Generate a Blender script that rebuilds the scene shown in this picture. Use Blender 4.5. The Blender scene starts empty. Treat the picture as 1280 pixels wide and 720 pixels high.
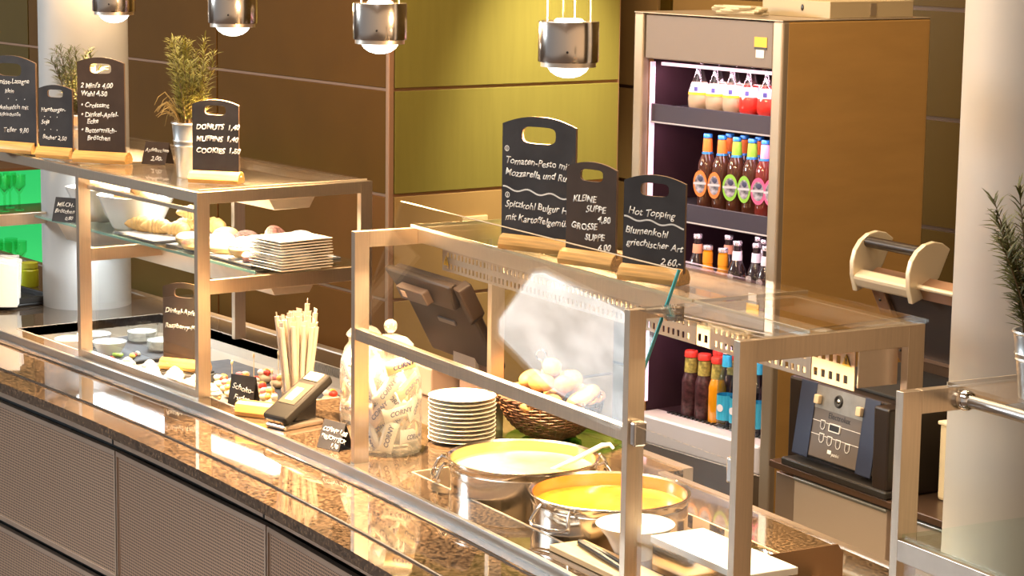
import bpy, bmesh, math, random
from mathutils import Vector, Matrix, Euler
random.seed(7)
SC = bpy.context.scene
COL = SC.collection
R = math.radians
PI = math.pi

# ------------------------------------------------------------------ camera
cam = bpy.data.objects.new('camera', bpy.data.cameras.new('camera'))
COL.objects.link(cam)
SC.camera = cam
cam.data.sensor_width = 36.0
cam.data.lens = 2853.0 * 36.0 / 1280.0
cam.data.clip_start = 0.05
cam.data.clip_end = 100
AZ, PITCH, ROLL = -0.642, 0.16034, 0.01376
# frame: -X runs along the straight left part of the counter, +Y to the staff side
fx = Vector((math.sin(AZ), math.cos(AZ), 0))
Wm = Matrix((-fx, Vector((math.cos(AZ), -math.sin(AZ), 0)), Vector((0, 0, 1))))
ri = Vector((1, 0, 0)); dn = Vector((0, -math.sin(PITCH), -math.cos(PITCH))); fw = Vector((0, math.cos(PITCH), -math.sin(PITCH)))
c_, s_ = math.cos(ROLL), math.sin(ROLL)
ri2 = c_ * ri - s_ * dn; dn2 = s_ * ri + c_ * dn
X_, Y_, Z_ = Wm @ ri2, Wm @ (-dn2), Wm @ (-fw)
cam.matrix_world = Matrix(((X_.x, Y_.x, Z_.x, 0), (X_.y, Y_.y, Z_.y, 0), (X_.z, Y_.z, Z_.z, 2.255), (0, 0, 0, 1)))

# ------------------------------------------------------------------ look
SC.view_settings.view_transform = 'Standard'
SC.view_settings.look = 'None'
SC.view_settings.gamma = 1.0
SC.view_settings.use_curve_mapping = False
SC.view_settings.exposure = 0.57
SC.cycles.transparent_max_bounces = 24
SC.cycles.max_bounces = 10
SC.cycles.glossy_bounces = 6
SC.cycles.caustics_reflective = False
SC.cycles.caustics_refractive = False
SC.cycles.sample_clamp_indirect = 6.0

WORLD_STRENGTH = 0.52
w = bpy.data.worlds.new('world'); SC.world = w; w.use_nodes = True
nt = w.node_tree; nt.nodes.clear()
out = nt.nodes.new('ShaderNodeOutputWorld'); bg = nt.nodes.new('ShaderNodeBackground')
tc = nt.nodes.new('ShaderNodeTexCoord'); 
rmp = nt.nodes.new('ShaderNodeValToRGB'); mr = nt.nodes.new('ShaderNodeMapRange'); dt = nt.nodes.new('ShaderNodeVectorMath'); dt.operation = 'DOT_PRODUCT'
dt.inputs[1].default_value = (0.8, 0.6, 0.0)
nt.links.new(tc.outputs['Generated'], dt.inputs[0])
mr.inputs[1].default_value = -1; mr.inputs[2].default_value = 1
nt.links.new(dt.outputs['Value'], mr.inputs[0]); nt.links.new(mr.outputs[0], rmp.inputs[0])
e = rmp.color_ramp.elements
e[0].position = 0.0; e[0].color = (0.42, 0.42, 0.44, 1)     # hall side: neutral daylight
e[1].position = 1.0; e[1].color = (1.55, 0.98, 0.54, 1)     # kitchen side: warm lamps
k_ = e.new(0.5); k_.color = (0.80, 0.62, 0.47, 1)
nt.links.new(rmp.outputs[0], bg.inputs[0]); bg.inputs[1].default_value = WORLD_STRENGTH
nt.links.new(bg.outputs[0], out.inputs[0])


def area(name, loc, size, energy, col, rot=(0, 0, 0), size_y=None):
    l = bpy.data.lights.new(name, 'AREA'); l.energy = energy; l.color = col
    l.size = size
    if size_y: l.shape = 'RECTANGLE'; l.size_y = size_y
    o = bpy.data.objects.new(name, l); COL.objects.link(o); o.location = loc; o.rotation_euler = rot
    return o


area('added_fill_counter', (-5.0, 2.9, 4.1), 4.6, 90, (1.0, 0.80, 0.58), size_y=0.5)  # unseen fill lights added under the ceiling, no fixtures there
area('added_fill_aisle', (-5.2, 4.35, 4.1), 4.0, 80, (1.0, 0.72, 0.42), size_y=0.4)  # added fill over the staff aisle
area('added_fill_hall', (-4.0, 0.4, 4.1), 5.0, 70, (1.0, 0.93, 0.86), size_y=1.2)  # added fill on the customer side
area('added_daylight', (-11.8, -2.6, 3.3), 2.2, 500, (0.80, 0.92, 1.0), (R(72), 0, R(-40)), size_y=0.9)  # cool fill added from the far left, no window at this spot
TROUGH_W = 2.8
HEATER_W = 14.0
WASH_W = 270.0
_l = bpy.data.lights.new('added_wall_spot', 'SPOT'); _l.energy = WASH_W; _l.color = (1.0, .88, .62); _l.spot_size = R(46); _l.spot_blend = 1.0; _l.shadow_soft_size = .06  # unseen spot added to brighten the middle of the green wall
_o = bpy.data.objects.new('added_wall_spot', _l); COL.objects.link(_o); _o.location = (-6.35, 5.50, 2.75)
_o.rotation_euler = (Vector((-7.17, 5.52, 1.50)) - Vector(_o.location)).to_track_quat('-Z', 'Y').to_euler()
LAMP_W = 560.0
PANE_E = 3.0
LAMP_COL = (1.0, 0.64, 0.32)

# ------------------------------------------------------------------ materials
MATS = {}


def lin(h):
    h = h.lstrip('#'); v = [int(h[i:i + 2], 16) / 255 for i in (0, 2, 4)]
    return tuple((c / 12.92 if c <= 0.04045 else ((c + 0.055) / 1.055) ** 2.4) for c in v)


def pm(name, col, rough=0.5, metal=0.0, spec=0.5, emit=None, es=0.0, noise=0.0, nscale=30.0, bump=0.0, bscale=60.0, stretch=None, coat=0.0, sss=0.0, trans=0.0):
    """principled material with optional procedural colour variation and bump"""
    if name in MATS: return MATS[name]
    if isinstance(col, str): col = lin(col)
    m = bpy.data.materials.new(name); m.use_nodes = True
    n = m.node_tree.nodes; L = m.node_tree.links; b = n['Principled BSDF']
    b.inputs['Base Color'].default_value = (*col, 1); b.inputs['Roughness'].default_value = rough
    b.inputs['Metallic'].default_value = metal; b.inputs['Specular IOR Level'].default_value = spec
    b.inputs['Coat Weight'].default_value = coat
    b.inputs['Transmission Weight'].default_value = trans
    if emit:
        b.inputs['Emission Color'].default_value = (*emit, 1); b.inputs['Emission Strength'].default_value = es
    if noise or bump:
        t = n.new('ShaderNodeTexCoord'); mp = n.new('ShaderNodeMapping'); L.new(t.outputs['Object'], mp.inputs[0])
        if stretch: mp.inputs['Scale'].default_value = stretch
    if noise:
        x = n.new('ShaderNodeTexNoise'); x.inputs['Scale'].default_value = nscale; x.inputs['Detail'].default_value = 4
        L.new(mp.outputs[0], x.inputs['Vector'])
        r = n.new('ShaderNodeValToRGB'); L.new(x.outputs['Fac'], r.inputs[0])
        r.color_ramp.elements[0].position = 0.3; r.color_ramp.elements[1].position = 0.7
        r.color_ramp.elements[0].color = (*[max(0, c * (1 - noise)) for c in col], 1)
        r.color_ramp.elements[1].color = (*[min(1, c * (1 + noise)) for c in col], 1)
        L.new(r.outputs[0], b.inputs['Base Color'])
    if bump:
        x2 = n.new('ShaderNodeTexNoise'); x2.inputs['Scale'].default_value = bscale; x2.inputs['Detail'].default_value = 3
        L.new(mp.outputs[0], x2.inputs['Vector'])
        bp = n.new('ShaderNodeBump'); bp.inputs['Strength'].default_value = bump; bp.inputs['Distance'].default_value = 0.004
        L.new(x2.outputs['Fac'], bp.inputs['Height']); L.new(bp.outputs[0], b.inputs['Normal'])
    MATS[name] = m
    return m


def glass_mat(name, tint=(1, 1, 1), ior=1.5, rough=0.0, gloss=(1, 1, 1), bump=0.0, wave=0.0, haze=0.0):
    """thin clear sheet: straight-through transmission plus Fresnel reflection"""
    if name in MATS: return MATS[name]
    m = bpy.data.materials.new(name); m.use_nodes = True
    n = m.node_tree.nodes; L = m.node_tree.links; n.clear()
    o = n.new('ShaderNodeOutputMaterial'); mx = n.new('ShaderNodeMixShader'); tr = n.new('ShaderNodeBsdfTransparent'); gl = n.new('ShaderNodeBsdfGlossy'); fr = n.new('ShaderNodeFresnel')
    tr.inputs[0].default_value = (*tint, 1); gl.inputs[0].default_value = (*gloss, 1); gl.inputs['Roughness'].default_value = rough; fr.inputs[0].default_value = ior
    if bump or wave:
        t = n.new('ShaderNodeTexCoord')
        if wave:
            x = n.new('ShaderNodeTexWave'); x.inputs['Scale'].default_value = wave; x.inputs['Distortion'].default_value = 0
            x.bands_direction = 'X'
        else:
            x = n.new('ShaderNodeTexNoise'); x.inputs['Scale'].default_value = 40
        L.new(t.outputs['Object'], x.inputs['Vector']); bp = n.new('ShaderNodeBump'); bp.inputs['Strength'].default_value = bump or 0.5; bp.inputs['Distance'].default_value = 0.003
        L.new(x.outputs['Fac'], bp.inputs['Height']); L.new(bp.outputs[0], gl.inputs['Normal']); L.new(bp.outputs[0], fr.inputs['Normal'])
    ge = n.new('ShaderNodeNewGeometry'); ma = n.new('ShaderNodeMapRange')       # leaving the sheet: same index seen from inside
    ma.inputs[3].default_value = ior; ma.inputs[4].default_value = 1.0 / ior
    L.new(ge.outputs['Backfacing'], ma.inputs[0]); L.new(ma.outputs[0], fr.inputs[0])
    L.new(fr.outputs[0], mx.inputs[0]); L.new(tr.outputs[0], mx.inputs[1]); L.new(gl.outputs[0], mx.inputs[2])
    last = mx
    if haze:
        df = n.new('ShaderNodeBsdfDiffuse'); df.inputs[0].default_value = (0.9, 0.9, 0.88, 1)
        m2 = n.new('ShaderNodeMixShader'); m2.inputs[0].default_value = haze
        L.new(mx.outputs[0], m2.inputs[1]); L.new(df.outputs[0], m2.inputs[2]); last = m2
    L.new(last.outputs[0], o.inputs[0])
    MATS[name] = m
    return m


def perf_mat(name, col, pitch=0.0072, r=0.36):
    """sheet metal with a regular grid of punched holes (object space: x across, z up)"""
    m = bpy.data.materials.new(name); m.use_nodes = True
    n = m.node_tree.nodes; L = m.node_tree.links; b = n['Principled BSDF']
    b.inputs['Metallic'].default_value = 0.85; b.inputs['Roughness'].default_value = 0.42
    t = n.new('ShaderNodeTexCoord'); s = n.new('ShaderNodeSeparateXYZ'); L.new(t.outputs['Object'], s.inputs[0])

    def mth(op, a, bv=None):
        k = n.new('ShaderNodeMath'); k.operation = op
        if isinstance(a, (int, float)): k.inputs[0].default_value = a
        else: L.new(a, k.inputs[0])
        if bv is not None:
            if isinstance(bv, (int, float)): k.inputs[1].default_value = bv
            else: L.new(bv, k.inputs[1])
        return k.outputs[0]
    u = mth('SUBTRACT', mth('FRACT', mth('DIVIDE', s.outputs['X'], pitch)), 0.5)
    v = mth('SUBTRACT', mth('FRACT', mth('DIVIDE', s.outputs['Z'], pitch)), 0.5)
    d = mth('SQRT', mth('ADD', mth('MULTIPLY', u, u), mth('MULTIPLY', v, v)))
    hole = mth('LESS_THAN', d, r)
    mx = n.new('ShaderNodeMix'); mx.data_type = 'RGBA'
    mx.inputs[6].default_value = (*col, 1); mx.inputs[7].default_value = (0.012, 0.010, 0.009, 1)
    L.new(hole, mx.inputs[0]); L.new(mx.outputs[2], b.inputs['Base Color'])
    L.new(mth('SUBTRACT', 0.85, mth('MULTIPLY', hole, 0.85)), b.inputs['Metallic'])
    MATS[name] = m
    return m


def granite_mat():
    m = bpy.data.materials.new('polished_granite'); m.use_nodes = True
    n = m.node_tree.nodes; L = m.node_tree.links; b = n['Principled BSDF']
    t = n.new('ShaderNodeTexCoord'); x = n.new('ShaderNodeTexNoise'); x.inputs['Scale'].default_value = 120; x.inputs['Detail'].default_value = 5
    y = n.new('ShaderNodeTexNoise'); y.inputs['Scale'].default_value = 14; y.inputs['Detail'].default_value = 3
    L.new(t.outputs['Object'], x.inputs['Vector']); L.new(t.outputs['Object'], y.inputs['Vector'])
    r = n.new('ShaderNodeValToRGB'); L.new(x.outputs['Fac'], r.inputs[0])
    r.color_ramp.elements[0].position = .38; r.color_ramp.elements[0].color = (.016, .013, .011, 1)
    r.color_ramp.elements[1].position = .66; r.color_ramp.elements[1].color = (.17, .115, .072, 1)
    mx = n.new('ShaderNodeMix'); mx.data_type = 'RGBA'; mx.blend_type = 'MULTIPLY'; mx.inputs[0].default_value = .6
    r2 = n.new('ShaderNodeValToRGB'); L.new(y.outputs['Fac'], r2.inputs[0]); r2.color_ramp.elements[0].color = (.45, .4, .38, 1); r2.color_ramp.elements[1].color = (1, 1, 1, 1)
    L.new(r.outputs[0], mx.inputs[6]); L.new(r2.outputs[0], mx.inputs[7]); L.new(mx.outputs[2], b.inputs['Base Color'])
    b.inputs['Roughness'].default_value = .045; b.inputs['Specular IOR Level'].default_value = .75; b.inputs['Coat Weight'].default_value = .5; b.inputs['Coat Roughness'].default_value = .02
    return m


M_STEEL = pm('brushed_steel', (.72, .60, .47), .30, 1.0, noise=.05, nscale=25, stretch=(10, 10, .5))
M_STEELX = pm('satin_steel', (.66, .57, .48), .36, 1.0, noise=.06, nscale=18)
M_CHROME = pm('polished_chrome', (.82, .80, .77), .07, 1.0)
M_POT = pm('pot_steel', (.72, .66, .58), .17, 1.0)
M_GRANITE = granite_mat()
M_GLASS = glass_mat('clear_glass', (.975, .985, .98))
M_SHELFGLASS = glass_mat('shelf_glass', (.90, .97, .94))
M_EDGE = pm('glass_edge', (.20, .36, .31), .1, 0, .6, emit=None)
M_JAR = glass_mat('ribbed_jar_glass', (.97, .96, .93), 1.5, .06, bump=.6, haze=.10)
M_SLATE = pm('chalkboard', (.044, .041, .042), .62, 0, .2, noise=.25, nscale=12)
M_SLATEB = pm('chalkboard_edge', (.20, .12, .07), .5)
M_CHALK = pm('chalk_marker', (.92, .90, .84), .7)
M_WOOD = pm('light_wood', (.78, .42, .12), .34, 0, .4, noise=.22, nscale=6, stretch=(2, 30, 30))
M_WHITE = pm('white_ceramic', (.88, .87, .84), .16, 0, .5)
M_WHITEM = pm('white_matte', (.86, .85, .82), .55)
M_PAPER = pm('white_paper', (.88, .85, .80), .7, bump=.15, bscale=80)
M_BLACK = pm('black_plastic', (.02, .018, .017), .35, 0, .5)
M_DARK = pm('dark_gap', (.012, .010, .009), .7)
M_BROWNPL = pm('dark_brown_plastic', (.022, .014, .010), .34, 0, .5)
M_SLATETRAY = pm('slate_tray', (.09, .09, .10), .6, noise=.2)
M_BREAD = pm('bread_crust', (.80, .47, .17), .55, noise=.35, nscale=22, bump=.35, bscale=45)
M_ROLL = pm('roll_crust', (.56, .29, .10), .55, noise=.30, nscale=18, bump=.2, bscale=40)
M_DOUGH = pm('pale_dough', (.85, .62, .32), .6, noise=.2, nscale=20)
M_SUGAR = pm('powder_sugar', (.88, .85, .80), .9, bump=.3, bscale=120)
M_CHOC = pm('chocolate_crumbs', (.16, .09, .07), .7, noise=.6, nscale=160, bump=.6, bscale=150)
M_PINKCR = pm('pink_crumbs', (.42, .20, .17), .8, noise=.5, nscale=150, bump=.6, bscale=150)
M_WICKER = pm('brown_wicker', (.13, .055, .025), .5, noise=.4, nscale=40)
M_GREENG = glass_mat('green_glass', (.55, .82, .45))
M_ZINC = pm('zinc_bucket', (.66, .66, .64), .30, 1.0, noise=.12, nscale=20)
M_LEAF = pm('rosemary_needles', (.27, .245, .050), .6, noise=.35, nscale=9)
M_LEAFD = pm('rosemary_needles_dark', (.115, .120, .035), .6, noise=.35, nscale=9)
M_STEM = pm('woody_stem', (.14, .09, .04), .7)
M_STRAW = pm('dry_straw_leaf', (.50, .33, .10), .7, noise=.3)
M_PERF = perf_mat('perforated_panel', (.56, .39, .27), .0085, .34)
M_FASCIA = pm('bronze_steel_fascia', (.46, .36, .28), .38, .9, noise=.06, nscale=9)
M_GREEN = pm('green_wall_panel', (.25, .215, .050), .28, .3, .5, noise=.05, nscale=6, stretch=(1, 6, .6))
M_TAN = pm('tan_wall_panel', (.37, .235, .09), .34, .15, .4, noise=.05, nscale=6)
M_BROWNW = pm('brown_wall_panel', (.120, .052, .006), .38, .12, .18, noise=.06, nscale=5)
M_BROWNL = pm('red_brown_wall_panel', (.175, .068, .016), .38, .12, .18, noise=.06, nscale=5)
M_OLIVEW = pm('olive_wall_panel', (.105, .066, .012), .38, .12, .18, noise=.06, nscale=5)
M_JOINT = pm('copper_joint', (.55, .32, .20), .35, .6)
M_PLASTER = pm('column_plaster', (.375, .365, .35), .6, bump=.04, bscale=18)
M_FLOOR = pm('floor_tile', (.13, .09, .07), .4, noise=.15, nscale=4)
M_CEIL = pm('ceiling_paint', (.62, .54, .46), .8)
M_LENS = pm('lamp_lens', (1, .95, .85), .2, emit=(1.0, .93, .80), es=5.0)
M_LAMPGLOW = pm('lamp_glow_disc', (1, .9, .7), .4, emit=(1.0, .74, .42), es=3.0)


# ------------------------------------------------------------------ mesh helpers
class MB:
    def __init__(s): s.bm = bmesh.new()

    def _add(s, verts, faces, M=None):
        vs = [s.bm.verts.new(M @ Vector(v) if M else v) for v in verts]
        for f in faces:
            try: s.bm.faces.new([vs[i] for i in f])
            except ValueError: pass
        return s

    def box(s, x0, x1, y0, y1, z0, z1, M=None):
        v = [(x0, y0, z0), (x1, y0, z0), (x1, y1, z0), (x0, y1, z0), (x0, y0, z1), (x1, y0, z1), (x1, y1, z1), (x0, y1, z1)]
        return s._add(v, [(3, 2, 1, 0), (4, 5, 6, 7), (0, 1, 5, 4), (1, 2, 6, 5), (2, 3, 7, 6), (3, 0, 4, 7)], M)

    def prism(s, poly, h0, h1, M=None):
        """polygon in the local XY plane, extruded along local Z"""
        n = len(poly)
        v = [(x, y, h0) for x, y in poly] + [(x, y, h1) for x, y in poly]
        f = [tuple(reversed(range(n))), tuple(range(n, 2 * n))] + [(i, (i + 1) % n, (i + 1) % n + n, i + n) for i in range(n)]
        return s._add(v, f, M)

    def lathe(s, prof, n=28, M=None, sx=1, sy=1, ribs=0, ribamp=0):
        v = []; f = []
        for (r, z) in prof:
            for k in range(n):
                a = 2 * PI * k / n
                rr = r * (1 + (ribamp * math.cos(ribs * a) if ribs and r > .01 else 0))
                v.append((rr * math.cos(a) * sx, rr * math.sin(a) * sy, z))
        for i in range(len(prof) - 1):
            for k in range(n):
                f.append((i * n + k, i * n + (k + 1) % n, (i + 1) * n + (k + 1) % n, (i + 1) * n + k))
        if prof[0][0] > 1e-5: f.append(tuple(reversed(range(n))))
        if prof[-1][0] > 1e-5: f.append(tuple(range((len(prof) - 1) * n, len(prof) * n)))
        s._add(v, f, M)
        return s

    def tube(s, pts, r, n=8, M=None, closed=False, cap=True):
        pts = [Vector(p) for p in pts]; N = len(pts)
        rs = r if isinstance(r, (list, tuple)) else [r] * N
        v = []; f = []; up = None
        for i, p in enumerate(pts):
            if closed: d = pts[(i + 1) % N] - pts[i - 1]
            else: d = pts[min(i + 1, N - 1)] - pts[max(i - 1, 0)]
            d.normalize()
            if up is None: up = Vector((0, 0, 1)) if abs(d.z) < .9 else Vector((1, 0, 0))
            a = d.cross(up).normalized(); b = a.cross(d).normalized(); up = b
            for k in range(n):
                t = 2 * PI * k / n
                v.append(tuple(p + (a * math.cos(t) + b * math.sin(t)) * rs[i]))
        for i in range(N if closed else N - 1):
            j = (i + 1) % N
            for k in range(n): f.append((i * n + k, i * n + (k + 1) % n, j * n + (k + 1) % n, j * n + k))
        if cap and not closed:
            f.append(tuple(reversed(range(n)))); f.append(tuple(range((N - 1) * n, N * n)))
        return s._add(v, f, M)

    def ball(s, c=(0, 0, 0), r=(1, 1, 1), M=None, nu=18, nv=10, lump=0.0, seed=0, cut=None):
        rnd = random.Random(seed); ph = [rnd.uniform(0, 6.28) for _ in range(6)]
        if isinstance(r, (int, float)): r = (r, r, r)
        v = []; f = []
        for j in range(nv + 1):
            t = PI * j / nv
            for i in range(nu):
                a = 2 * PI * i / nu
                k = 1 + lump * (math.sin(2 * a + ph[0]) * math.sin(t) + .6 * math.sin(3 * a + ph[1]) * math.sin(2 * t + ph[2]) + .5 * math.cos(3 * t + ph[3]))
                z = -math.cos(t) * r[2] * k
                if cut is not None and z < cut: z = cut
                v.append((c[0] + math.sin(t) * math.cos(a) * r[0] * k, c[1] + math.sin(t) * math.sin(a) * r[1] * k, c[2] + z))
        for j in range(nv):
            for i in range(nu): f.append((j * nu + i, j * nu + (i + 1) % nu, (j + 1) * nu + (i + 1) % nu, (j + 1) * nu + i))
        return s._add(v, f, M)

    def torus(s, Rr, r, M=None, nu=26, nv=10, a0=0, a1=2 * PI, zs=1.0):
        v = []; f = []
        for i in range(nu):
            a = 2 * PI * i / nu
            for j in range(nv):
                t = 2 * PI * j / nv
                v.append(((Rr + r * math.cos(t)) * math.cos(a), (Rr + r * math.cos(t)) * math.sin(a), r * math.sin(t) * zs))
        for i in range(nu):
            for j in range(nv): f.append((i * nv + j, ((i + 1) % nu) * nv + j, ((i + 1) % nu) * nv + (j + 1) % nv, i * nv + (j + 1) % nv))
        return s._add(v, f, M)

    def build(s, name, mat, parent=None, ang=35, bevel=0.0, seg=2, loc=None, rot=None):
        bmesh.ops.remove_doubles(s.bm, verts=s.bm.verts, dist=1e-6)
        bmesh.ops.recalc_face_normals(s.bm, faces=s.bm.faces)
        if bevel:
            eds = [e for e in s.bm.edges if len(e.link_faces) == 2 and e.calc_face_angle(0) > R(40)]
            bmesh.ops.bevel(s.bm, geom=eds, offset=bevel, segments=seg, affect='EDGES', profile=.5)
        if bevel: ang = min(ang, 18)
        me = bpy.data.meshes.new(name); s.bm.to_mesh(me); s.bm.free()
        me.polygons.foreach_set('use_smooth', [True] * len(me.polygons)); me.set_sharp_from_angle(angle=R(ang))
        o = bpy.data.objects.new(name, me); COL.objects.link(o); me.materials.append(mat)
        if parent: o.parent = parent
        if loc: o.location = loc
        if rot: o.rotation_euler = rot
        return o


def T(x=0, y=0, z=0, rx=0, ry=0, rz=0, s=1):
    return Matrix.Translation((x, y, z)) @ Euler((rx, ry, rz)).to_matrix().to_4x4() @ Matrix.Scale(s, 4)


def thing(name, label, cat, loc=(0, 0, 0), rz=0, group=None, rot=None):
    o = bpy.data.objects.new(name, None); COL.objects.link(o); o.empty_display_size = .05
    o.location = loc; o.rotation_euler = rot if rot else (0, 0, rz)
    o['label'] = label; o['category'] = cat
    if group: o['group'] = group
    return o


def tag(o, label, cat, group=None, kind=None):
    o['label'] = label; o['category'] = cat
    if group: o['group'] = group
    if kind: o['kind'] = kind
    return o


def struct(o):
    o['kind'] = 'structure'
    return o


def dup(root, loc, rz=None, label=None, group=None, rot=None):
    r = root.copy(); COL.objects.link(r); r.location = loc
    if rz is not None: r.rotation_euler = (0, 0, rz)
    if rot is not None: r.rotation_euler = rot
    if label: r['label'] = label
    if group: r['group'] = group
    for ch in list(root.children):
        c = ch.copy(); COL.objects.link(c); c.parent = r
        for g in list(ch.children):
            d = g.copy(); COL.objects.link(d); d.parent = c
    return r


FONT = None


def writing(name, lines, mat, parent, seed=1, shear=.22, wob=.0006, loc=(0, 0, 0), rot=(PI / 2, 0, 0), strokes=(), weight=.0):
    """lines: (text, x, y, size, turn). Flat lettering in the local XY plane, turned upright by rot."""
    rnd = random.Random(seed)
    bm = bmesh.new(); dg = None
    for (txt, x, y, size, turn) in lines:
        cu = bpy.data.curves.new('t', 'FONT'); cu.body = txt; cu.size = size; cu.shear = shear; cu.offset = weight * size; cu.resolution_u = 3; cu.space_character = 1.02
        o = bpy.data.objects.new('t', cu); COL.objects.link(o)
        dg = bpy.context.evaluated_depsgraph_get(); dg.update()
        me = bpy.data.meshes.new_from_object(o.evaluated_get(dg))
        bpy.data.objects.remove(o); bpy.data.curves.remove(cu)
        p1, p2, k = rnd.uniform(0, 6), rnd.uniform(0, 6), rnd.uniform(.8, 1.3)
        for v in me.vertices:
            a = v.co.x / size
            v.co.y += wob * 2.2 * math.sin(2.1 * k * a + p1) + wob * 1.2 * math.sin(5.3 * a + p2)
            v.co.x += wob * 1.2 * math.sin(9 * v.co.y / size + 3 * a + p1)
        me.transform(Matrix.Translation((x, y, 0)) @ Matrix.Rotation(turn, 4, 'Z'))
        bm.from_mesh(me); bpy.data.meshes.remove(me)
    for (pts, wd) in strokes:
        for i in range(len(pts) - 1):
            a, b = Vector((*pts[i], 0)), Vector((*pts[i + 1], 0)); d = (b - a)
            if d.length < 1e-6: continue
            n = Vector((-d.y, d.x, 0)).normalized() * wd / 2; e = d.normalized() * wd * .3
            q = [bm.verts.new(p) for p in (a - n - e, b - n + e, b + n + e, a + n - e)]
            bm.faces.new(q)
    r = bmesh.ops.extrude_face_region(bm, geom=list(bm.faces))
    bmesh.ops.translate(bm, verts=[g for g in r['geom'] if isinstance(g, bmesh.types.BMVert)], vec=(0, 0, .0004))
    me = bpy.data.meshes.new(name); bm.to_mesh(me); bm.free(); me.materials.append(mat)
    o = bpy.data.objects.new(name, me); COL.objects.link(o); o.parent = parent; o.location = loc; o.rotation_euler = rot
    return o


# ------------------------------------------------------------------ counter line and frames of reference
def yr(x): return 3.053 - (max(0.0, x + 5.98)) ** 2 / 29.5


def P(x, off):
    d = -2 * max(0.0, x + 5.98) / 29.5
    n = Vector((-d, 1)).normalized()
    return (x + n.x * off, yr(x) + n.y * off)


def strip(mb, x0, x1, o0, o1, z0, z1, step=.12):
    n = max(1, int(abs(x1 - x0) / step))
    xs = [x0 + (x1 - x0) * i / n for i in range(n + 1)]
    poly = [P(x, o0) for x in xs] + [P(x, o1) for x in reversed(xs)]
    # quads per step so that the curved strip stays clean
    v = []; f = []
    for x in xs:
        for (o, z) in ((o0, z0), (o1, z0), (o1, z1), (o0, z1)):
            p = P(x, o); v.append((p[0], p[1], z))
    for i in range(n):
        for k in range(4): f.append((i * 4 + k, i * 4 + (k + 1) % 4, (i + 1) * 4 + (k + 1) % 4, (i + 1) * 4 + k))
    f.append((0, 1, 2, 3)); f.append((n * 4 + 3, n * 4 + 2, n * 4 + 1, n * 4))
    return mb._add(v, f)


P3 = Vector((-4.724, 3.033)); MA = R(-6.978)
MU = Vector((math.cos(MA), math.sin(MA))); MV = Vector((-math.sin(MA), math.cos(MA)))


def mw(s, t, z=0.0):
    p = P3 + MU * s + MV * t
    return (p.x, p.y, z)


# ------------------------------------------------------------------ room
mb = MB(); mb.box(-16, 2.5, -4, 8, -.05, 0); struct(mb.build('floor', M_FLOOR))
CZ = 4.2
mb = MB(); mb.box(-16, 2.5, -4, 8, CZ, CZ + .05); struct(mb.build('ceiling', M_CEIL))
GZ = [-.005, .403, .807, 1.21, 1.612, 2.014, 2.416, 2.818, 3.22, 3.7, 4.2]
WY = 4.77; WX = -7.17
# left wall (faces the customers), rows of panels with grooves between
core = MB(); core.box(-16, WX - .02, WY + .012, 5.90, 0, 4.2); wl = struct(core.build('wall_left', M_JOINT))
vx = [-16, -14.0, -12.0, -10.33, -8.479, WX - .012]
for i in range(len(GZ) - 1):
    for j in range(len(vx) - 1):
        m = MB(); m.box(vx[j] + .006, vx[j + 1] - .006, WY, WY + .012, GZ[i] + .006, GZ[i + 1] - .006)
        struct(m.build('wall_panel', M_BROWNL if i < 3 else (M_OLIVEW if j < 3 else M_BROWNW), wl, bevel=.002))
# right wall: the green end of the block
core = MB(); core.box(WX - .02, WX - .014, WY + .02, 5.90, 0, 4.2); wr = struct(core.build('wall_right', M_JOINT))
for i in range(len(GZ) - 1):
    m = MB(); m.box(WX - .012, WX, WY + .028, 5.886, GZ[i] + .006, GZ[i + 1] - .006)
    struct(m.build('wall_panel', M_TAN if i < 3 else M_GREEN, wr, bevel=.002))
m = MB(); m.box(WX - .02, WX + .002, WY - .002, WY + .022, 0, 4.2); struct(m.build('trim_1', M_JOINT, bevel=.003))
# socket plate on the tan panel
so = thing('wall_socket', 'small cream wall plate low on the tan panel, behind the middle case', 'socket', (WX, 5.17, 1.05))
m = MB(); m.box(0, .012, -.06, .06, -.06, .06); m.build('plate', pm('cream_plate', (.62, .47, .26), .4), so, bevel=.004)
m = MB(); m.box(.012, .016, -.035, .035, -.035, .035); m.build('insert', pm('cream_insert', (.55, .40, .22), .4), so, bevel=.003)
# back wall behind the fridge
m = MB(); m.box(-9, 2.5, 6.2, 6.3, 0, 4.2); wb = struct(m.build('wall_back', pm('dark_joint', (.16, .09, .05), .4, .3)))
bz = [0, .36, .76, 1.16, 1.56, 1.955, 2.36, 2.76, 3.2, 3.7, 4.2]; bx = [-7.62, -7.28, -7.20, -6.62, -5.1, -3.6, -2.0, .5, 2.5]
for i in range(len(bz) - 1):
    for j in range(len(bx) - 1):
        m = MB(); m.box(bx[j] + .008, bx[j + 1] - .008, 6.185, 6.2, bz[i] + .008, bz[i + 1] - .008)
        struct(m.build('wall_panel', M_TAN if j in (0, 2) else pm('dark_olive_wall_panel', (.085, .050, .007), .36, .15, .25), wb))
# two round columns
for nm, cx, cy, rr in (('trim_2', -7.235, 3.545, .153), ('trim_3', -3.435, 4.055, .175)):
    m = MB(); m.lathe([(rr, 0), (rr, 4.2)], 64, T(cx, cy)); struct(m.build(nm, M_PLASTER))
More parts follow.
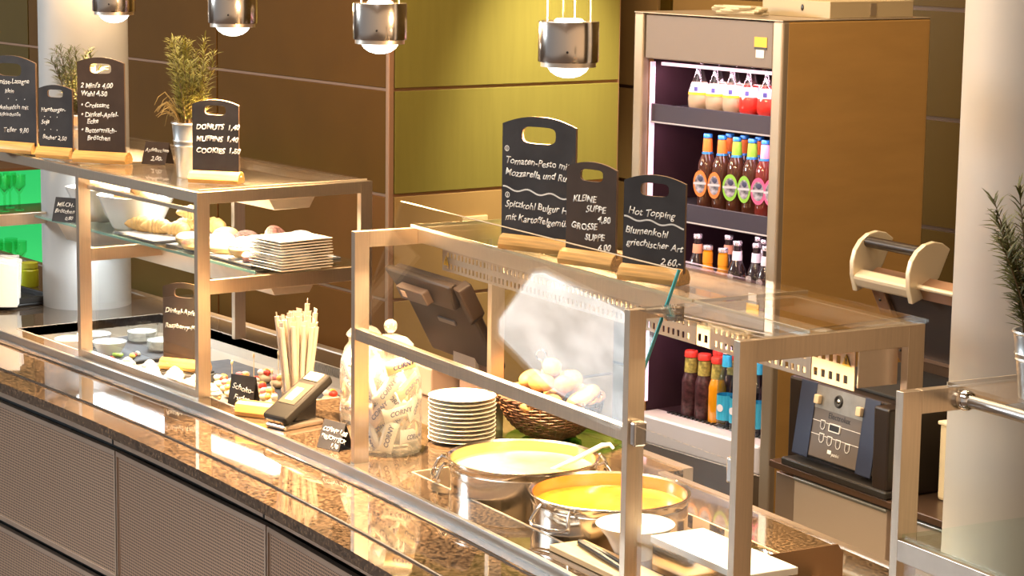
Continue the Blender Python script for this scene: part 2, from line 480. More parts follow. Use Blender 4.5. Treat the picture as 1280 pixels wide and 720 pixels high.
# far wall, and a glowing pane added for its reflection in the leaning glass
m = MB(); m.box(-12.1, -12.0, -4, 2.2, 0, 4.2); struct(m.build('wall_far', pm('far_wall_brown', (.09, .06, .04), .8)))
M_PANE = bpy.data.materials.new('reflection_glow'); M_PANE.use_nodes = True
n_ = M_PANE.node_tree; b_ = n_.nodes['Principled BSDF']; tx = n_.nodes.new('ShaderNodeTexNoise'); tx.inputs['Scale'].default_value = 5; cr_ = n_.nodes.new('ShaderNodeValToRGB')
n_.links.new(tx.outputs['Fac'], cr_.inputs[0]); cr_.color_ramp.elements[0].position = .35; cr_.color_ramp.elements[0].color = (.45, .52, .55, 1); cr_.color_ramp.elements[1].position = .65; cr_.color_ramp.elements[1].color = (.95, .98, 1, 1)
n_.links.new(cr_.outputs[0], b_.inputs['Emission Color']); b_.inputs['Emission Strength'].default_value = PANE_E
WPOLY = [(-1.42, 3.26), (-.72, 3.10), (-.20, 3.12), (-.13, 3.20), (-.11, 3.56), (-.17, 3.63), (-.74, 3.81), (-1.36, 3.84), (-1.42, 3.78)]
YZX = Matrix(((0, 0, 1, 0), (1, 0, 0, 0), (0, 1, 0, 0), (0, 0, 0, 1)))
m = MB(); m.prism(WPOLY, -11.998, -11.985, YZX); wn = struct(m.build('reflection_pane', M_PANE))
m = MB(); m.tube([(-11.98, a, b) for a, b in WPOLY], .022, 8, closed=True); struct(m.build('pane_frame', M_WHITEM, wn))

# ------------------------------------------------------------------ serving counter
ct = thing('serving_counter', 'long curved serving counter with polished granite top and perforated metal front', 'counter', (0, 0, 0))
XL, XR = -11.5, -1.4
LWX0, LWX1, LW0, LW1 = -6.90, -5.42, .075, .60       # cold well on the left
PWX0, PWX1, PW0, PW1 = -4.56, -2.9, .118, .50         # soup well
m = MB(); D = .73; DR = .655
for (a, b, o0, o1) in ((XL, LWX0, .012, D), (LWX0, LWX1, .012, LW0), (LWX0, LWX1, LW1, D), (LWX1, PWX0, .012, D), (PWX0, PWX1, .012, PW0), (PWX0, -4.28, PW1, D), (-4.28, PWX1, PW1, DR), (PWX1, XR, .012, DR)):
    strip(m, a, b, o0, o1, .87, .90)
m.build('granite_top', M_GRANITE, ct)
m = MB(); strip(m, XL, XR, -.30, .0, .852, .88); m.build('granite_tray_slide', M_GRANITE, ct)
m = MB(); strip(m, XL, XR, 0, .012, .86, .905); m.build('steel_edge', pm('grey_steel_edge', (.34, .32, .30), .34, 1.0), ct, bevel=.0012)
for off in (-.035, -.215):
    m = MB(); n = 80
    m.tube([(*P(XL + (XR - XL) * i / n, off), .8805) for i in range(n + 1)], .0048, 8); m.build('slide_rod', M_CHROME, ct)
m = MB(); strip(m, XL, XR, -.255, -.20, .815, .852); m.build('fascia', M_FASCIA, ct)
m = MB(); strip(m, XL, PWX0 - .02, -.19, .73, .0, .815); strip(m, PWX0 - .02, PWX1 + .02, -.19, PW0 - .02, .0, .815); strip(m, PWX0 - .02, -4.28, PW1 + .02, .73, .0, .815); strip(m, -4.28, PWX1 + .02, PW1 + .01, DR, .0, .815); strip(m, PWX1 + .02, XR, -.19, DR, .0, .815)
body = m.build('cabinet_body', M_DARK, ct)
# the body is hollow where the wells hang
px = []
x = -4.62
seams = [-9.22, -8.30, -7.40, -6.47, -5.545, -4.625, -3.71, -2.8, -1.9]
for i in range(len(seams) - 1):
    a, b = P(seams[i], -.245), P(seams[i + 1], -.245)
    d = Vector((b[0] - a[0], b[1] - a[1])); L = d.length; an = math.atan2(d.y, d.x)
    for (z0, z1) in ((.425, .795), (.04, .405)):
        m = MB(); fr = .014
        m.box(fr, L - .006 - fr, 0, .006, z0 + fr, z1 - fr)
        pn = m.build('front_panel', M_PERF, ct, loc=(a[0], a[1], 0), rot=(0, 0, an))
        m = MB(); y0 = -.004
        m.box(0, L - .006, y0, .012, z1 - fr, z1); m.box(0, L - .006, y0, .012, z0, z0 + fr)
        m.box(0, fr * .5, y0, .012, z0 + fr, z1 - fr); m.box(L - .006 - fr * .5, L - .006, y0, .012, z0 + fr, z1 - fr)
        m.box(fr * .5, fr, y0 + .003, .012, z0 + fr, z1 - fr); m.box(L - .006 - fr, L - .006 - fr * .5, y0 + .003, .012, z0 + fr, z1 - fr)
        m.build('panel_frame', M_FASCIA, pn)
    m = MB(); m.box(L - .006, L, .0, .02, .815, .852); m.build('fascia_seam', M_DARK, ct, loc=(a[0] - .0, a[1] - .012, 0), rot=(0, 0, an))


def well(x0, x1, o0, o1, zb, mat, name):
    m = MB()
    strip(m, x0, x1, o0, o1, zb - .004, zb)
    strip(m, x0, x1, o0 - .004, o0, zb, .9015); strip(m, x0, x1, o1, o1 + .004, zb, .9015)
    strip(m, x0 - .004, x0, o0, o1, zb, .9015); strip(m, x1, x1 + .004, o0, o1, zb, .9015)
    return m.build(name, mat, ct)


well(LWX0, LWX1, LW0, LW1, .838, pm('well_steel', (.44, .38, .31), .45, .25), 'cold_well')
well(PWX0, PWX1, PW0, PW1, .700, pm('soup_well_steel', (.62, .48, .34), .35, .35), 'soup_well')
m = MB(); strip(m, XL, -4.28, D - .0, D + .03, .86, .903); strip(m, -4.28, XR, DR, DR + .022, .86, .903); m.build('back_steel_edge', M_STEELX, ct)

# ------------------------------------------------------------------ display cases
def rect_tube(m, x0, x1, y0, y1, z0, z1): return m.box(x0, x1, y0, y1, z0, z1)


ZT = 1.487
# left case: world aligned
lc = thing('display_case', 'long two-tier pastry display case of steel tubes and glass, left of the scene', 'display case', (-5.607, 3.088, .9))
LX = [0.0, -.745, -1.62]   # posts, local x of their right side


def part(nm, boxes, mat, parent, bevel=.0006):
    m = MB()
    for b in boxes: m.box(*b)
    return m.build(nm, mat, parent, bevel=bevel)


H = ZT - .9; MZ = 1.235 - .9
for i, lx in enumerate(LX):
    z0 = -.001
    part('front_post', [(lx - .02, lx, 0, .04, z0, H)], M_STEEL, lc)
    part('back_post', [(lx - .02, lx, .545, .585, z0, H)], M_STEEL, lc)
    part('top_cross_rail', [(lx - .02, lx, .04, .545, H - .034, H)], M_STEEL, lc)
    part('shelf_cross_rail', [(lx - .02, lx, .04, .545, MZ - .04, MZ)], M_STEEL, lc)
for i in range(2):
    a, b = LX[i + 1], LX[i] - .02
    part('top_front_rail', [(a, b, 0, .02, H - .03, H)], M_STEEL, lc)
    part('top_back_rail', [(a, b, .565, .585, H - .03, H)], M_STEEL, lc)
    if i == 0: part('bottom_front_rail', [(a, b, 0, .02, 0, .022)], M_STEEL, lc)
    g = part('top_glass', [(a, b + .01, .012, .572, H + .001, H + .007)], M_GLASS, lc, 0)
    part('glass_edge', [(b + .0085, b + .0115, .012, .572, H + .0012, H + .0068)], pm('bright_glass_edge', (.62, .50, .33), .15, 0, .6), g, 0)
g = part('shelf_glass', [(-1.50, -.03, .205, .57, MZ + .001, MZ + .009)], M_SHELFGLASS, lc, 0)
part('glass_edge', [(-1.50, -.03, .2035, .2055, MZ + .001, MZ + .009)], M_EDGE, g, 0)
part('sliding_glass', [(-.72, -.03, .026, .031, .06, H - .06)], M_GLASS, lc, 0)
part('sliding_glass_rail', [(-.735, -.02, .024, .036, H - .066, H - .054)], M_STEEL, lc)
for z in (H - .012, MZ - .012):
    m = MB(); m.prism([(.27, z), (.47, z), (.43, z - .068), (.31, z - .068)], -1.48, -.10, Matrix(((0, 0, 1, 0), (1, 0, 0, 0), (0, 1, 0, 0), (0, 0, 0, 1))))
    tr = m.build('light_trough', M_STEELX, lc, bevel=.001)
    l = bpy.data.lights.new('trough_light', 'AREA'); l.energy = TROUGH_W * .6; l.color = (1.0, .86, .68); l.shape = 'RECTANGLE'; l.size = .60; l.size_y = .10
    o = bpy.data.objects.new('trough_light', l); COL.objects.link(o); o.parent = lc; o.location = (-.43, .37, z - .072)
    l = bpy.data.lights.new('trough_light', 'AREA'); l.energy = TROUGH_W * 1.3; l.color = (.86, .95, 1.0); l.shape = 'RECTANGLE'; l.size = .66; l.size_y = .10  # cool fill added in this bay to whiten the column
    o = bpy.data.objects.new('trough_light', l); COL.objects.link(o); o.parent = lc; o.location = (-1.12, .37, z - .072)
    m = MB(); m.box(-1.44, -.14, .325, .415, z - .0705, z - .069); m.build('trough_diffuser', pm('trough_diffuser', (.9, .85, .75), .4, emit=(1, .96, .9), es=1.0), tr)

# middle case: frame in its own direction
mc = thing('display_case', 'hot food case of steel tubes with a leaning glass pane, over the soup pots', 'display case', (P3.x, P3.y, .9), MA)
S4, S5 = 1.259, 1.638
part('front_post', [(0, .02, 0, .04, -.001, H)], M_STEEL, mc)
part('front_post', [(S4, S4 + .02, 0, .04, -.001, H)], M_STEEL, mc)
part('front_post', [(S5, S5 + .02, 0, .04, -.001, H)], M_STEEL, mc)
part('back_post', [(-.10, -.08, .445, .485, -.001, H - .04)], M_STEEL, mc)
part('back_post', [(S5, S5 + .02, .40, .44, -.001, H)], M_STEEL, mc)
part('end_rail', [(0, .02, .04, .45, H - .04, H)], M_STEEL, mc)
part('end_rail', [(S4, S4 + .02, .04, .43, H - .02, H - .003)], M_STEEL, mc)
part('end_rail', [(S5, S5 + .02, .04, .40, H - .042, H)], M_STEEL, mc)
part('top_front_rail', [(.02, S5, .175, .195, H - .036, H)], M_STEEL, mc)
part('top_back_rail', [(.02, S5, .405, .43, H - .036, H)], M_STEEL, mc)
part('pane_rail', [(.02, S4, .002, .022, .315, .345)], M_STEEL, mc)
for a, b in ((.0, S4 + .0), (S4 + .004, S5 + .016)):
    g = part('top_glass', [(a + .004, b, .165, .45, H + .001, H + .008)], M_GLASS, mc, 0)
    part('glass_edge', [(a + .004, b, .163, .165, H + .0012, H + .0078)], pm('bright_glass_edge', (.62, .50, .33), .15, 0, .6), g, 0)
    part('glass_edge', [(a + .0025, a + .0045, .165, .45, H + .0012, H + .0078)], MATS['bright_glass_edge'], g, 0)
part('top_glass', [(S4 + .03, S5 + .012, .012, .16, H + .001, H + .007)], M_GLASS, mc, 0)
# leaning pane: from the low rail up and back above the top
th = math.atan2(.125, .31); LP = Matrix.Translation((0, .006, .345)) @ Matrix.Rotation(-th, 4, 'X')
m = MB(); m.box(.018, S4 - .006, -.003, .003, -.012, .334, LP); lp = m.build('leaning_glass', M_GLASS, mc)
m = MB(); m.box(.018, S4 - .006, -.003, .003, .334, .3365, LP); m.build('glass_edge', MATS['bright_glass_edge'], lp)
m = MB(); m.box(S4 - .006, S4 - .0025, -.0032, .0032, .0, .3365, LP); m.build('glass_edge', pm('teal_glass_edge', (.05, .42, .46), .12, 0, .6), lp)
# glass front of the right bay with clamps
part('front_glass', [(S4 + .03, S5 - .005, .015, .021, .03, .35)], M_GLASS, mc, 0)
for s in (S4 + .02, S5 - .02):
    part('glass_clamp', [(s, s + .02, .004, .034, .31, .36)], M_CHROME, mc, .004)
m = MB(); m.lathe([(0, 0), (.022, 0), (.024, .004), (.024, .010), (0, .012)], 20, T(S4 + .055, .085, H - .02)); m.build('glass_clamp', M_CHROME, mc)


def perforated(parent, s0, s1, t, z0, z1, rows, hw, hh, pitch, nm='perforated_panel'):
    """thin sheet with real rectangular holes"""
    m = MB(); y0, y1 = t, t + .002
    n = int((s1 - s0 - .02) / pitch); off = (s1 - s0 - n * pitch) / 2
    rp = (z1 - z0) / rows
    zc = [z0 + rp * (k + .5) for k in range(rows)]
    edges = [z0] + [v for z in zc for v in (z - hh / 2, z + hh / 2)] + [z1]
    for k in range(0, len(edges), 2): m.box(s0, s1, y0, y1, edges[k], edges[k + 1])
    for z in zc:
        m.box(s0, s0 + off + (pitch - hw) / 2, y0, y1, z - hh / 2, z + hh / 2)
        for i in range(n):
            a = s0 + off + i * pitch + (pitch + hw) / 2
            m.box(a, a + (pitch - hw) if i < n - 1 else s1, y0, y1, z - hh / 2, z + hh / 2)
    return m.build(nm, pm('heat_shield_steel', (.58, .45, .33), .38, .7), parent)


perforated(mc, .128, S4 - .02, .188, H - .092, H - .037, 2, .0085, .0135, .0185)
perforated(mc, S4 + .03, S5 - .01, .188, H - .092, H - .037, 2, .010, .012, .0185)
perforated(mc, .95, 1.545, .36, H - .148, H - .037, 3, .0125, .0165, .0245)
perforated(mc, .128, .94, .36, H - .11, H - .037, 2, .0125, .0165, .0245)
m = MB(); m.box(.13, S5 - .02, .19, .36, H - .041, H - .039); m.build('heater_tray', M_STEELX, mc)
for (s0_, s1_, w__) in ((.14, S4 - .04, 1.0), (S4 + .04, S5 - .03, .22)):
    l = bpy.data.lights.new('heater_light', 'AREA'); l.energy = HEATER_W * w__; l.color = (1.0, .74, .42); l.shape = 'RECTANGLE'; l.size = s1_ - s0_; l.size_y = .06
    o = bpy.data.objects.new('heater_light', l); COL.objects.link(o); o.parent = mc; o.location = ((s0_ + s1_) / 2, .275, H - .096)
m = MB(); m.box(.30, S4 - .05, .26, .285, H - .060, H - .045); m.build('heater_tube', pm('heater_tube', (.9, .85, .75), .3, emit=(1, .72, .42), es=1.6), mc)
m = MB(); m.box(1.03, 1.43, .27, .305, H - .058, H - .043); m.build('heater_tube', pm('white_tube', (.85, .84, .82), .3), mc)
part('end_plate', [(S5 - .016, S5 - .012, .305, .402, H - .122, H - .044)], M_STEELX, mc, .001)
M_YEL = pm('warning_yellow', (.85, .48, .03), .5)
for (s, t, z) in ((.150, .1868, H - .066), (1.520, .3588, H - .09)):
    m = MB(); m.prism([(-.013, -.011), (.013, -.011), (0, .013)], 0, .001, T(s, t, z, PI / 2)); w_ = m.build('warning_sticker', M_YEL, mc)
    m = MB(); m.box(-.0012, .0012, -.002, .005, 0, .0015, T(s, t, z, PI / 2)); m.box(-.0012, .0012, -.007, -.004, 0, .0015, T(s, t, z, PI / 2)); m.build('exclamation_mark', M_BLACK, w_)

# the next case, at the right edge
NA = R(-8.5)
nc = thing('display_case', 'steel tube and glass case at the right edge carrying a rosemary pot', 'display case', (-2.605, 2.751, .9), NA)
part('front_post', [(0, .02, 0, .04, -.0, H)], M_STEEL, nc)
part('back_post', [(0, .02, .40, .44, -.0, H)], M_STEEL, nc)
part('end_rail', [(0, .02, .04, .40, H - .04, H)], M_STEEL, nc)
m = MB(); m.tube([(.02, .125, H - .022), (.06, .126, H - .022), (.12, .128, H - .022), (.3, .13, H - .022), (1.1, .13, H - .022)], .011, 12); m.build('top_front_rail', pm('grey_steel_edge', (.34, .32, .30), .34, 1.0), nc)
m = MB(); m.ball((.03, .125, H - .022), .018); m.build('rail_joint', M_CHROME, nc)
g = part('top_glass', [(.01, 1.1, .10, .44, H + .001, H + .008)], M_GLASS, nc, 0)
part('glass_edge', [(.008, .0105, .10, .44, H + .0012, H + .0078)], MATS['bright_glass_edge'], g, 0)
part('shelf_front_rail', [(.02, 1.1, .0, .02, MZ - .036, MZ)], M_STEELX, nc)
part('shelf_back_rail', [(.02, 1.1, .42, .44, MZ - .03, MZ)], M_STEELX, nc)
g = part('shelf_glass', [(.022, 1.1, .008, .43, MZ + .001, MZ + .009)], M_SHELFGLASS, nc, 0)
part('front_glass', [(.03, 1.1, .008, .013, .03, MZ - .04)], M_GLASS, nc, 0)

# ------------------------------------------------------------------ pendant lamps
def lamp(x, y, zb, label, q_=1.0):
    t = thing('pendant_lamp', label, 'lamp', (x, y, zb), R(20), 'pendant lamps over the counter'); t.scale = (q_, q_, q_)
    m = MB(); m.lathe([(.0, .094), (.040, .094), (.041, .098), (.069, .098), (.070, .096), (.070, .008), (.069, .005), (.062, .005)], 48); m.build('housing', pm('lamp_chrome', (.60, .55, .50), .16, 1.0), t)
    m = MB(); m.lathe([(.062, .006), (.064, .006), (.064, -.006), (.058, -.006), (.058, .004)], 48); m.build('lens_ring', M_STEELX, t)
    m = MB(); m.lathe([(.050, -.001), (.049, -.006), (.041, -.018), (.028, -.027), (.013, -.0315), (0, -.0325)], 36); m.build('lens', M_LENS, t)
    m = MB(); m.lathe([(0, .0985), (.034, .0985), (.030, .103), (0, .104)], 24); m.build('uplight_lens', M_LAMPGLOW, t)
    for k in range(4):
        a = k * PI / 2 + .3; d = Vector((math.cos(a) * .052, math.sin(a) * .052, .098))
        m = MB(); m.tube([d, Vector((d.x * .55, d.y * .55, (4.2 - zb) / q_))], .0016, 6); m.build('suspension_wire', pm('lit_wire', (.85, .78, .66), .3, .6), t)
    for k in range(2):
        a = R(-60) + k * PI; m = MB(); m.lathe([(0, 0), (.003, 0), (.003, .002), (0, .003)], 10, T(.0695 * math.cos(a), .0695 * math.sin(a), .03, 0, PI / 2, a)); m.build('screw', M_BLACK, t)
    l = bpy.data.lights.new('lamp_spot', 'SPOT'); l.energy = LAMP_W; l.color = LAMP_COL; l.spot_size = R(92); l.spot_blend = 1.0; l.shadow_soft_size = .045
    o = bpy.data.objects.new('lamp_spot', l); COL.objects.link(o); o.parent = t; o.location = (0, 0, -.04)
    u = bpy.data.lights.new('lamp_uplight', 'POINT'); u.energy = LAMP_W * .03; u.color = LAMP_COL; u.shadow_soft_size = .03
    o = bpy.data.objects.new('lamp_uplight', u); COL.objects.link(o); o.parent = t; o.location = (0, 0, .13)
    return t


for (x, y, z, lb) in ((-6.739, 3.413, 1.937, 'chrome pendant spotlight farthest left, over the rosemary behind the boards'), (-5.711, 3.265, 1.947, 'chrome pendant spotlight above the pastry case, before the vertical wall joint'),
                      (-4.736, 3.123, 1.952, 'chrome pendant spotlight in front of the corner of brown and green walls'), (-4.148, 3.254, 1.927, 'chrome pendant spotlight over the soup pots, in front of the green wall')):
    lamp(x, y, z, lb, .96 if x == -4.736 else 1.0)

# ------------------------------------------------------------------ drinks fridge
FX0, FX1, FY0, FY1, FZ = -5.658, -4.969, 4.704, 5.335, 1.965
fr = thing('drinks_fridge', 'tall open-front steel drinks fridge full of bottles', 'fridge', (FX0, FY0, 0))
FW, FD = FX1 - FX0, FY1 - FY0
M_FST = pm('fridge_steel', (.62, .37, .125), .34, .40, noise=.05, nscale=4, stretch=(1, 1, 5))
M_FIN = pm('fridge_liner', (.050, .022, .030), .45)
part('side_panel', [(FW - .03, FW, .02, FD, .05, FZ)], M_FST, fr, .006)
part('side_panel', [(0, .03, .02, FD, .05, FZ)], M_FST, fr, .006)
part('back_panel', [(.03, FW - .03, FD - .05, FD - .02, .1, FZ - .03)], M_FIN, fr, 0)
part('liner', [(.03, .036, .06, FD - .05, .66, FZ - .03), (FW - .036, FW - .03, .06, FD - .05, .66, FZ - .03)], M_FIN, fr, 0)
M_TRIMF = pm('pale_metal_trim', (.46, .37, .27), .35, .6)
part('door_jamb', [(0, .045, 0, .03, .05, FZ)], M_TRIMF, fr, .006)
part('door_jamb', [(FW - .045, FW, 0, .03, .05, FZ)], M_TRIMF, fr, .006)
hd = part('header', [(.055, FW - .045, .003, .045, 1.822, FZ - .004)], pm('header_grey', (.20, .155, .125), .5, .1), fr, .004)
m = MB(); m.box(0, .055, -.001, 0, 0, .030); stk = m.build('sticker', M_YEL, hd, loc=(.565, .002, 1.885))
m = MB(); m.box(0, .055, -.0012, 0, -.007, 0); m.build('sticker_band', M_BLACK, stk)
m = MB(); m.box(.008, .044, -.0012, 0, -.032, -.008); m.build('sticker_label', M_PAPER, stk)
part('top_cover', [(.0, FW, .0, FD, FZ, FZ + .004)], M_TRIMF, fr, .001)
part('lip', [(.045, FW - .045, .0, .10, .575, .668)], pm('fridge_lip', (.66, .60, .60), .4, .2), fr, .008)
m = MB()
for k in range(26): m.box(.12 + k * .019, .13 + k * .019, .075, .10, .668, .674)
m.build('air_grille', M_BLACK, fr)
part('base_cover', [(.045, FW - .045, .01, .05, .08, .575)], pm('fridge_base', (.30, .21, .13), .35, .8), fr, .004)
part('fridge_floor', [(.03, FW - .03, .08, FD - .05, .55, .664)], M_FIN, fr, 0)
for z in (1.665, 1.36, 1.035):
    sh = part('shelf', [(.04, FW - .04, .045, FD - .06, z - .008, z)], pm('fridge_shelf', (.10, .09, .11), .3, .6), fr, .001)
    part('price_rail', [(.04, FW - .04, .036, .044, z - .045, z + .012)], pm('price_rail', (.07, .06, .09), .25, .2), sh, .002)
    m = MB(); m.tube([(.04, .036, z - .047), (FW - .04, .036, z - .047)], .003, 6); m.build('rail_edge', pm('rail_edge', (.5, .48, .55), .3), sh)
M_LED = pm('fridge_led', (1, .8, .95), .4, emit=(1.0, .62, .80), es=.6)
part('led_strip', [(.046, .052, .032, .05, .70, 1.81)], M_LED, fr, 0)
part('led_strip', [(FW - .052, FW - .046, .032, .05, .70, 1.81)], M_LED, fr, 0)
part('led_strip', [(.08, FW - .08, .05, .06, 1.80, 1.81)], M_LED, fr, 0)
for z, e_ in ((1.80, 1.2), (1.61, .6), (1.31, .6), (.99, .7)):
    l = bpy.data.lights.new('fridge_light', 'AREA'); l.energy = e_; l.color = (1.0, .66, .82); l.shape = 'RECTANGLE'; l.size = .55; l.size_y = .03
    o = bpy.data.objects.new('fridge_light', l); COL.objects.link(o); o.parent = fr; o.location = (FW / 2, .055, z); o.rotation_euler = (R(25), 0, 0)
# things on top of the fridge
tb = thing('control_box', 'flat cream metal box on top of the drinks fridge', 'box', (FX0 + .36, FY0 + .22, FZ + .004))
m = MB(); m.box(0, .30, 0, .36, 0, .052); m.build('housing', pm('cream_metal', (.46, .36, .21), .45), tb, bevel=.002)
m = MB(); m.box(.30, .303, .17, .195, .008, .045); m.build('latch', M_TRIMF, tb)
m = MB(); m.ball((.0, .0, .0), (.006, .002, .010), T(.18, -.001, .03)); m.build('keyhole', M_BLACK, tb)
cb = MB()
pts = []
for k in range(70):
    a = k * .36; rr = .085 + .01 * math.sin(k * 1.7); pts.append((rr * math.cos(a) * 1.15, rr * math.sin(a) * .6, .007 + k * .0003))
cb.tube(pts, .0055, 6)
o = cb.build('cable_coil', pm('cream_cable', (.50, .42, .27), .5)); o.location = (FX0 + .40, FY0 + .09, FZ + .005); tag(o, 'coiled cream cable lying on the fridge top before the box', 'cable')


def liquid(name, col, rough=.08): return pm(name, col, rough, 0, .6, coat=.6)


def bottle(name, label, cat, prof, body_mat, cap_mat, cap, labs, loc, group, n=18):
    t = thing(name, label, cat, loc, random.uniform(0, .3), group)
    m = MB(); m.lathe(prof, n); m.build('bottle_body', body_mat, t)
    m = MB(); m.lathe([(0, cap[1]), (cap[0] * .92, cap[1]), (cap[0], cap[1] - .003), (cap[0], cap[1] - cap[2]), (0, cap[1] - cap[2])], 14); m.build('cap', cap_mat, t)
    for (nm, z0, z1, r0, r1, mat) in labs:
        m = MB()
        v = []; f = []; k = 16
        for j, (r, z) in enumerate(((r0, z0), (r1, z1))):
            for i in range(k): v.append((r * math.cos(2 * PI * i / k), r * math.sin(2 * PI * i / k), z))
        for i in range(k): f.append((i, (i + 1) % k, k + (i + 1) % k, k + i))
        m._add(v, f); m.build(nm, mat, t)
    return t


def badge(t, r, z, mats, size):
    """round picture label facing the customers: ring, disc and a band"""
    Mx = T(0, -r - .0012, z, PI / 2)
    m = MB(); m.lathe([(0, 0), (size, 0), (size, .001), (0, .001)], 20, Mx, 1, 1.45); b = m.build('round_label', mats[0], t)
    m = MB(); m.lathe([(0, .0012), (size * .74, .0012), (size * .74, .0018), (0, .0018)], 20, Mx, 1, 1.4); m.build('label_disc', mats[1], b)
    m = MB(); m.prism([(-size * .92, -.004), (size * .92, -.001), (size * .92, .006), (-size * .92, .003)], .002, .0026, Mx); m.build('label_band', mats[2], b)
    m = MB(); m.ball((size * .12, size * .55, .0026), (size * .38, size * .30, .0008), Mx, 10, 6); m.build('label_motif', mats[3], b)
    return b


M_BLUEC = pm('blue_cap', (.03, .22, .62), .3, .3); M_REDC = pm('red_cap', (.75, .05, .03), .35); M_SILC = pm('silver_cap', (.8, .74, .76), .25, .8)
M_ORL = pm('orange_label', (.90, .22, .03), .5); M_GRL = pm('green_label', (.28, .58, .05), .5); M_PKL = pm('pink_label', (.85, .12, .30), .5); M_PKN = pm('pale_pink_label', (.90, .45, .62), .5)
M_SILL = pm('silver_label', (.62, .60, .66), .4, .2); M_NAVY = pm('navy_motif', (.05, .05, .12), .5); M_WLAB = pm('white_label', (.85, .82, .86), .5); M_YBAND = pm('yellow_band', (.90, .55, .03), .5)
LONG = [(0, 0), (.0285, 0), (.030, .004), (.030, .125), (.028, .145), (.018, .170), (.0135, .185), (.0125, .222), (.014, .224), (.014, .230), (0, .230)]
TEAR = [(0, 0), (.024, 0), (.034, .012), (.036, .035), (.033, .060), (.024, .090), (.016, .115), (.011, .138), (.010, .158), (.012, .160), (.012, .166), (0, .166)]
yf = FY0 + .085
# top shelf: bulbous lemonade bottles
ordw = ['first', 'second', 'third', 'fourth', 'fifth', 'sixth', 'seventh', 'eighth']
M_TGL = glass_mat('bottle_glass', (.93, .93, .95)); 
for row in range(2):
    for i, x in enumerate((-5.431, -5.355, -5.281, -5.211, -5.135, -5.062)):
        if row == 0 and i == 5: continue
        red = i >= 3
        col = M_L = liquid('red_lemonade', (.80, .045, .03)) if red else liquid('pale_lemonade', (.62, .46, .32))
        lab = ('red lemonade bottle' if red else 'pale lemonade bottle with yellow band') + (', %s from left on the top fridge shelf' % ordw[i] if row == 0 else ' in the rear row of the top fridge shelf')
        t = thing('lemonade_bottle', lab, 'bottle', (x + (.03 if row else 0), yf + row * .085 + .005 * i, 1.666), 0, 'lemonade bottles on the top fridge shelf')
        m = MB(); m.lathe(TEAR[:6] + [(0, .090)], 20); m.build('drink', col, t)
        m = MB(); m.lathe([(.0245, .0895)] + TEAR[6:], 20); m.build('bottle_neck', M_TGL, t)
        m = MB(); m.lathe([(0, .170), (.012, .170), (.0125, .160), (.0, .160)], 12); m.build('cap', M_SILC, t)
        if row == 0:
            m = MB(); m.lathe([(.0338, .057), (.0255, .087), (.0258, .087), (.0341, .057)], 20); m.build('label', M_WLAB, t)
            if not red:
                m = MB(); m.lathe([(.0352, .050), (.0343, .058), (.0346, .058), (.0355, .050)], 20); m.build('label_band', M_YBAND, t)
            m = MB(); m.box(-.006, .006, -.0345, -.0325, .062, .076, T(0, 0, 0, 0, 0, .5)); m.build('label_mark', pm('blue_mark', (.10, .10, .40), .5), t)
# second shelf: long-neck bottles in three flavours
M_AMB = liquid('amber_drink', (.085, .026, .014)); M_AMBR = liquid('rose_drink', (.20, .030, .022))
FL = [('orange', M_ORL, M_ORL), ('orange', M_ORL, M_ORL), ('green', M_GRL, M_GRL), ('green', M_GRL, M_GRL), ('pink', M_PKL, M_PKN), ('pink', M_PKL, M_PKN)]
for row in range(2):
    for i, x in enumerate((-5.384, -5.320, -5.256, -5.190, -5.135, -5.081)):
        nm, lm, nk = FL[i] if row == 0 else (('orange', M_ORL, M_ORL) if i < 4 else ('green', M_GRL, M_GRL))
        if row == 1 and i == 5: continue
        lab = 'long-neck bottle with %s label and blue cap, %s' % (nm, (ordw[i] + ' from left in the front row') if row == 0 else 'rear row of the middle fridge shelf')
        t = bottle('soda_bottle', lab, 'bottle', LONG, M_AMBR if nm == 'pink' else M_AMB, M_BLUEC, (.0145, .234, .012), [('neck_label', .178, .220, .0165, .0142, nk), ('neck_band', .171, .178, .019, .0168, M_BLUEC)], (x + (.025 if row else 0), yf + row * .07 + .004 * i, 1.361), 'long-neck bottles on the middle fridge shelf')
        if row == 0: badge(t, .030, .078, (lm, pm('label_art', (.30, .27, .33), .5, noise=.85, nscale=70), M_SILL, M_NAVY), .029)
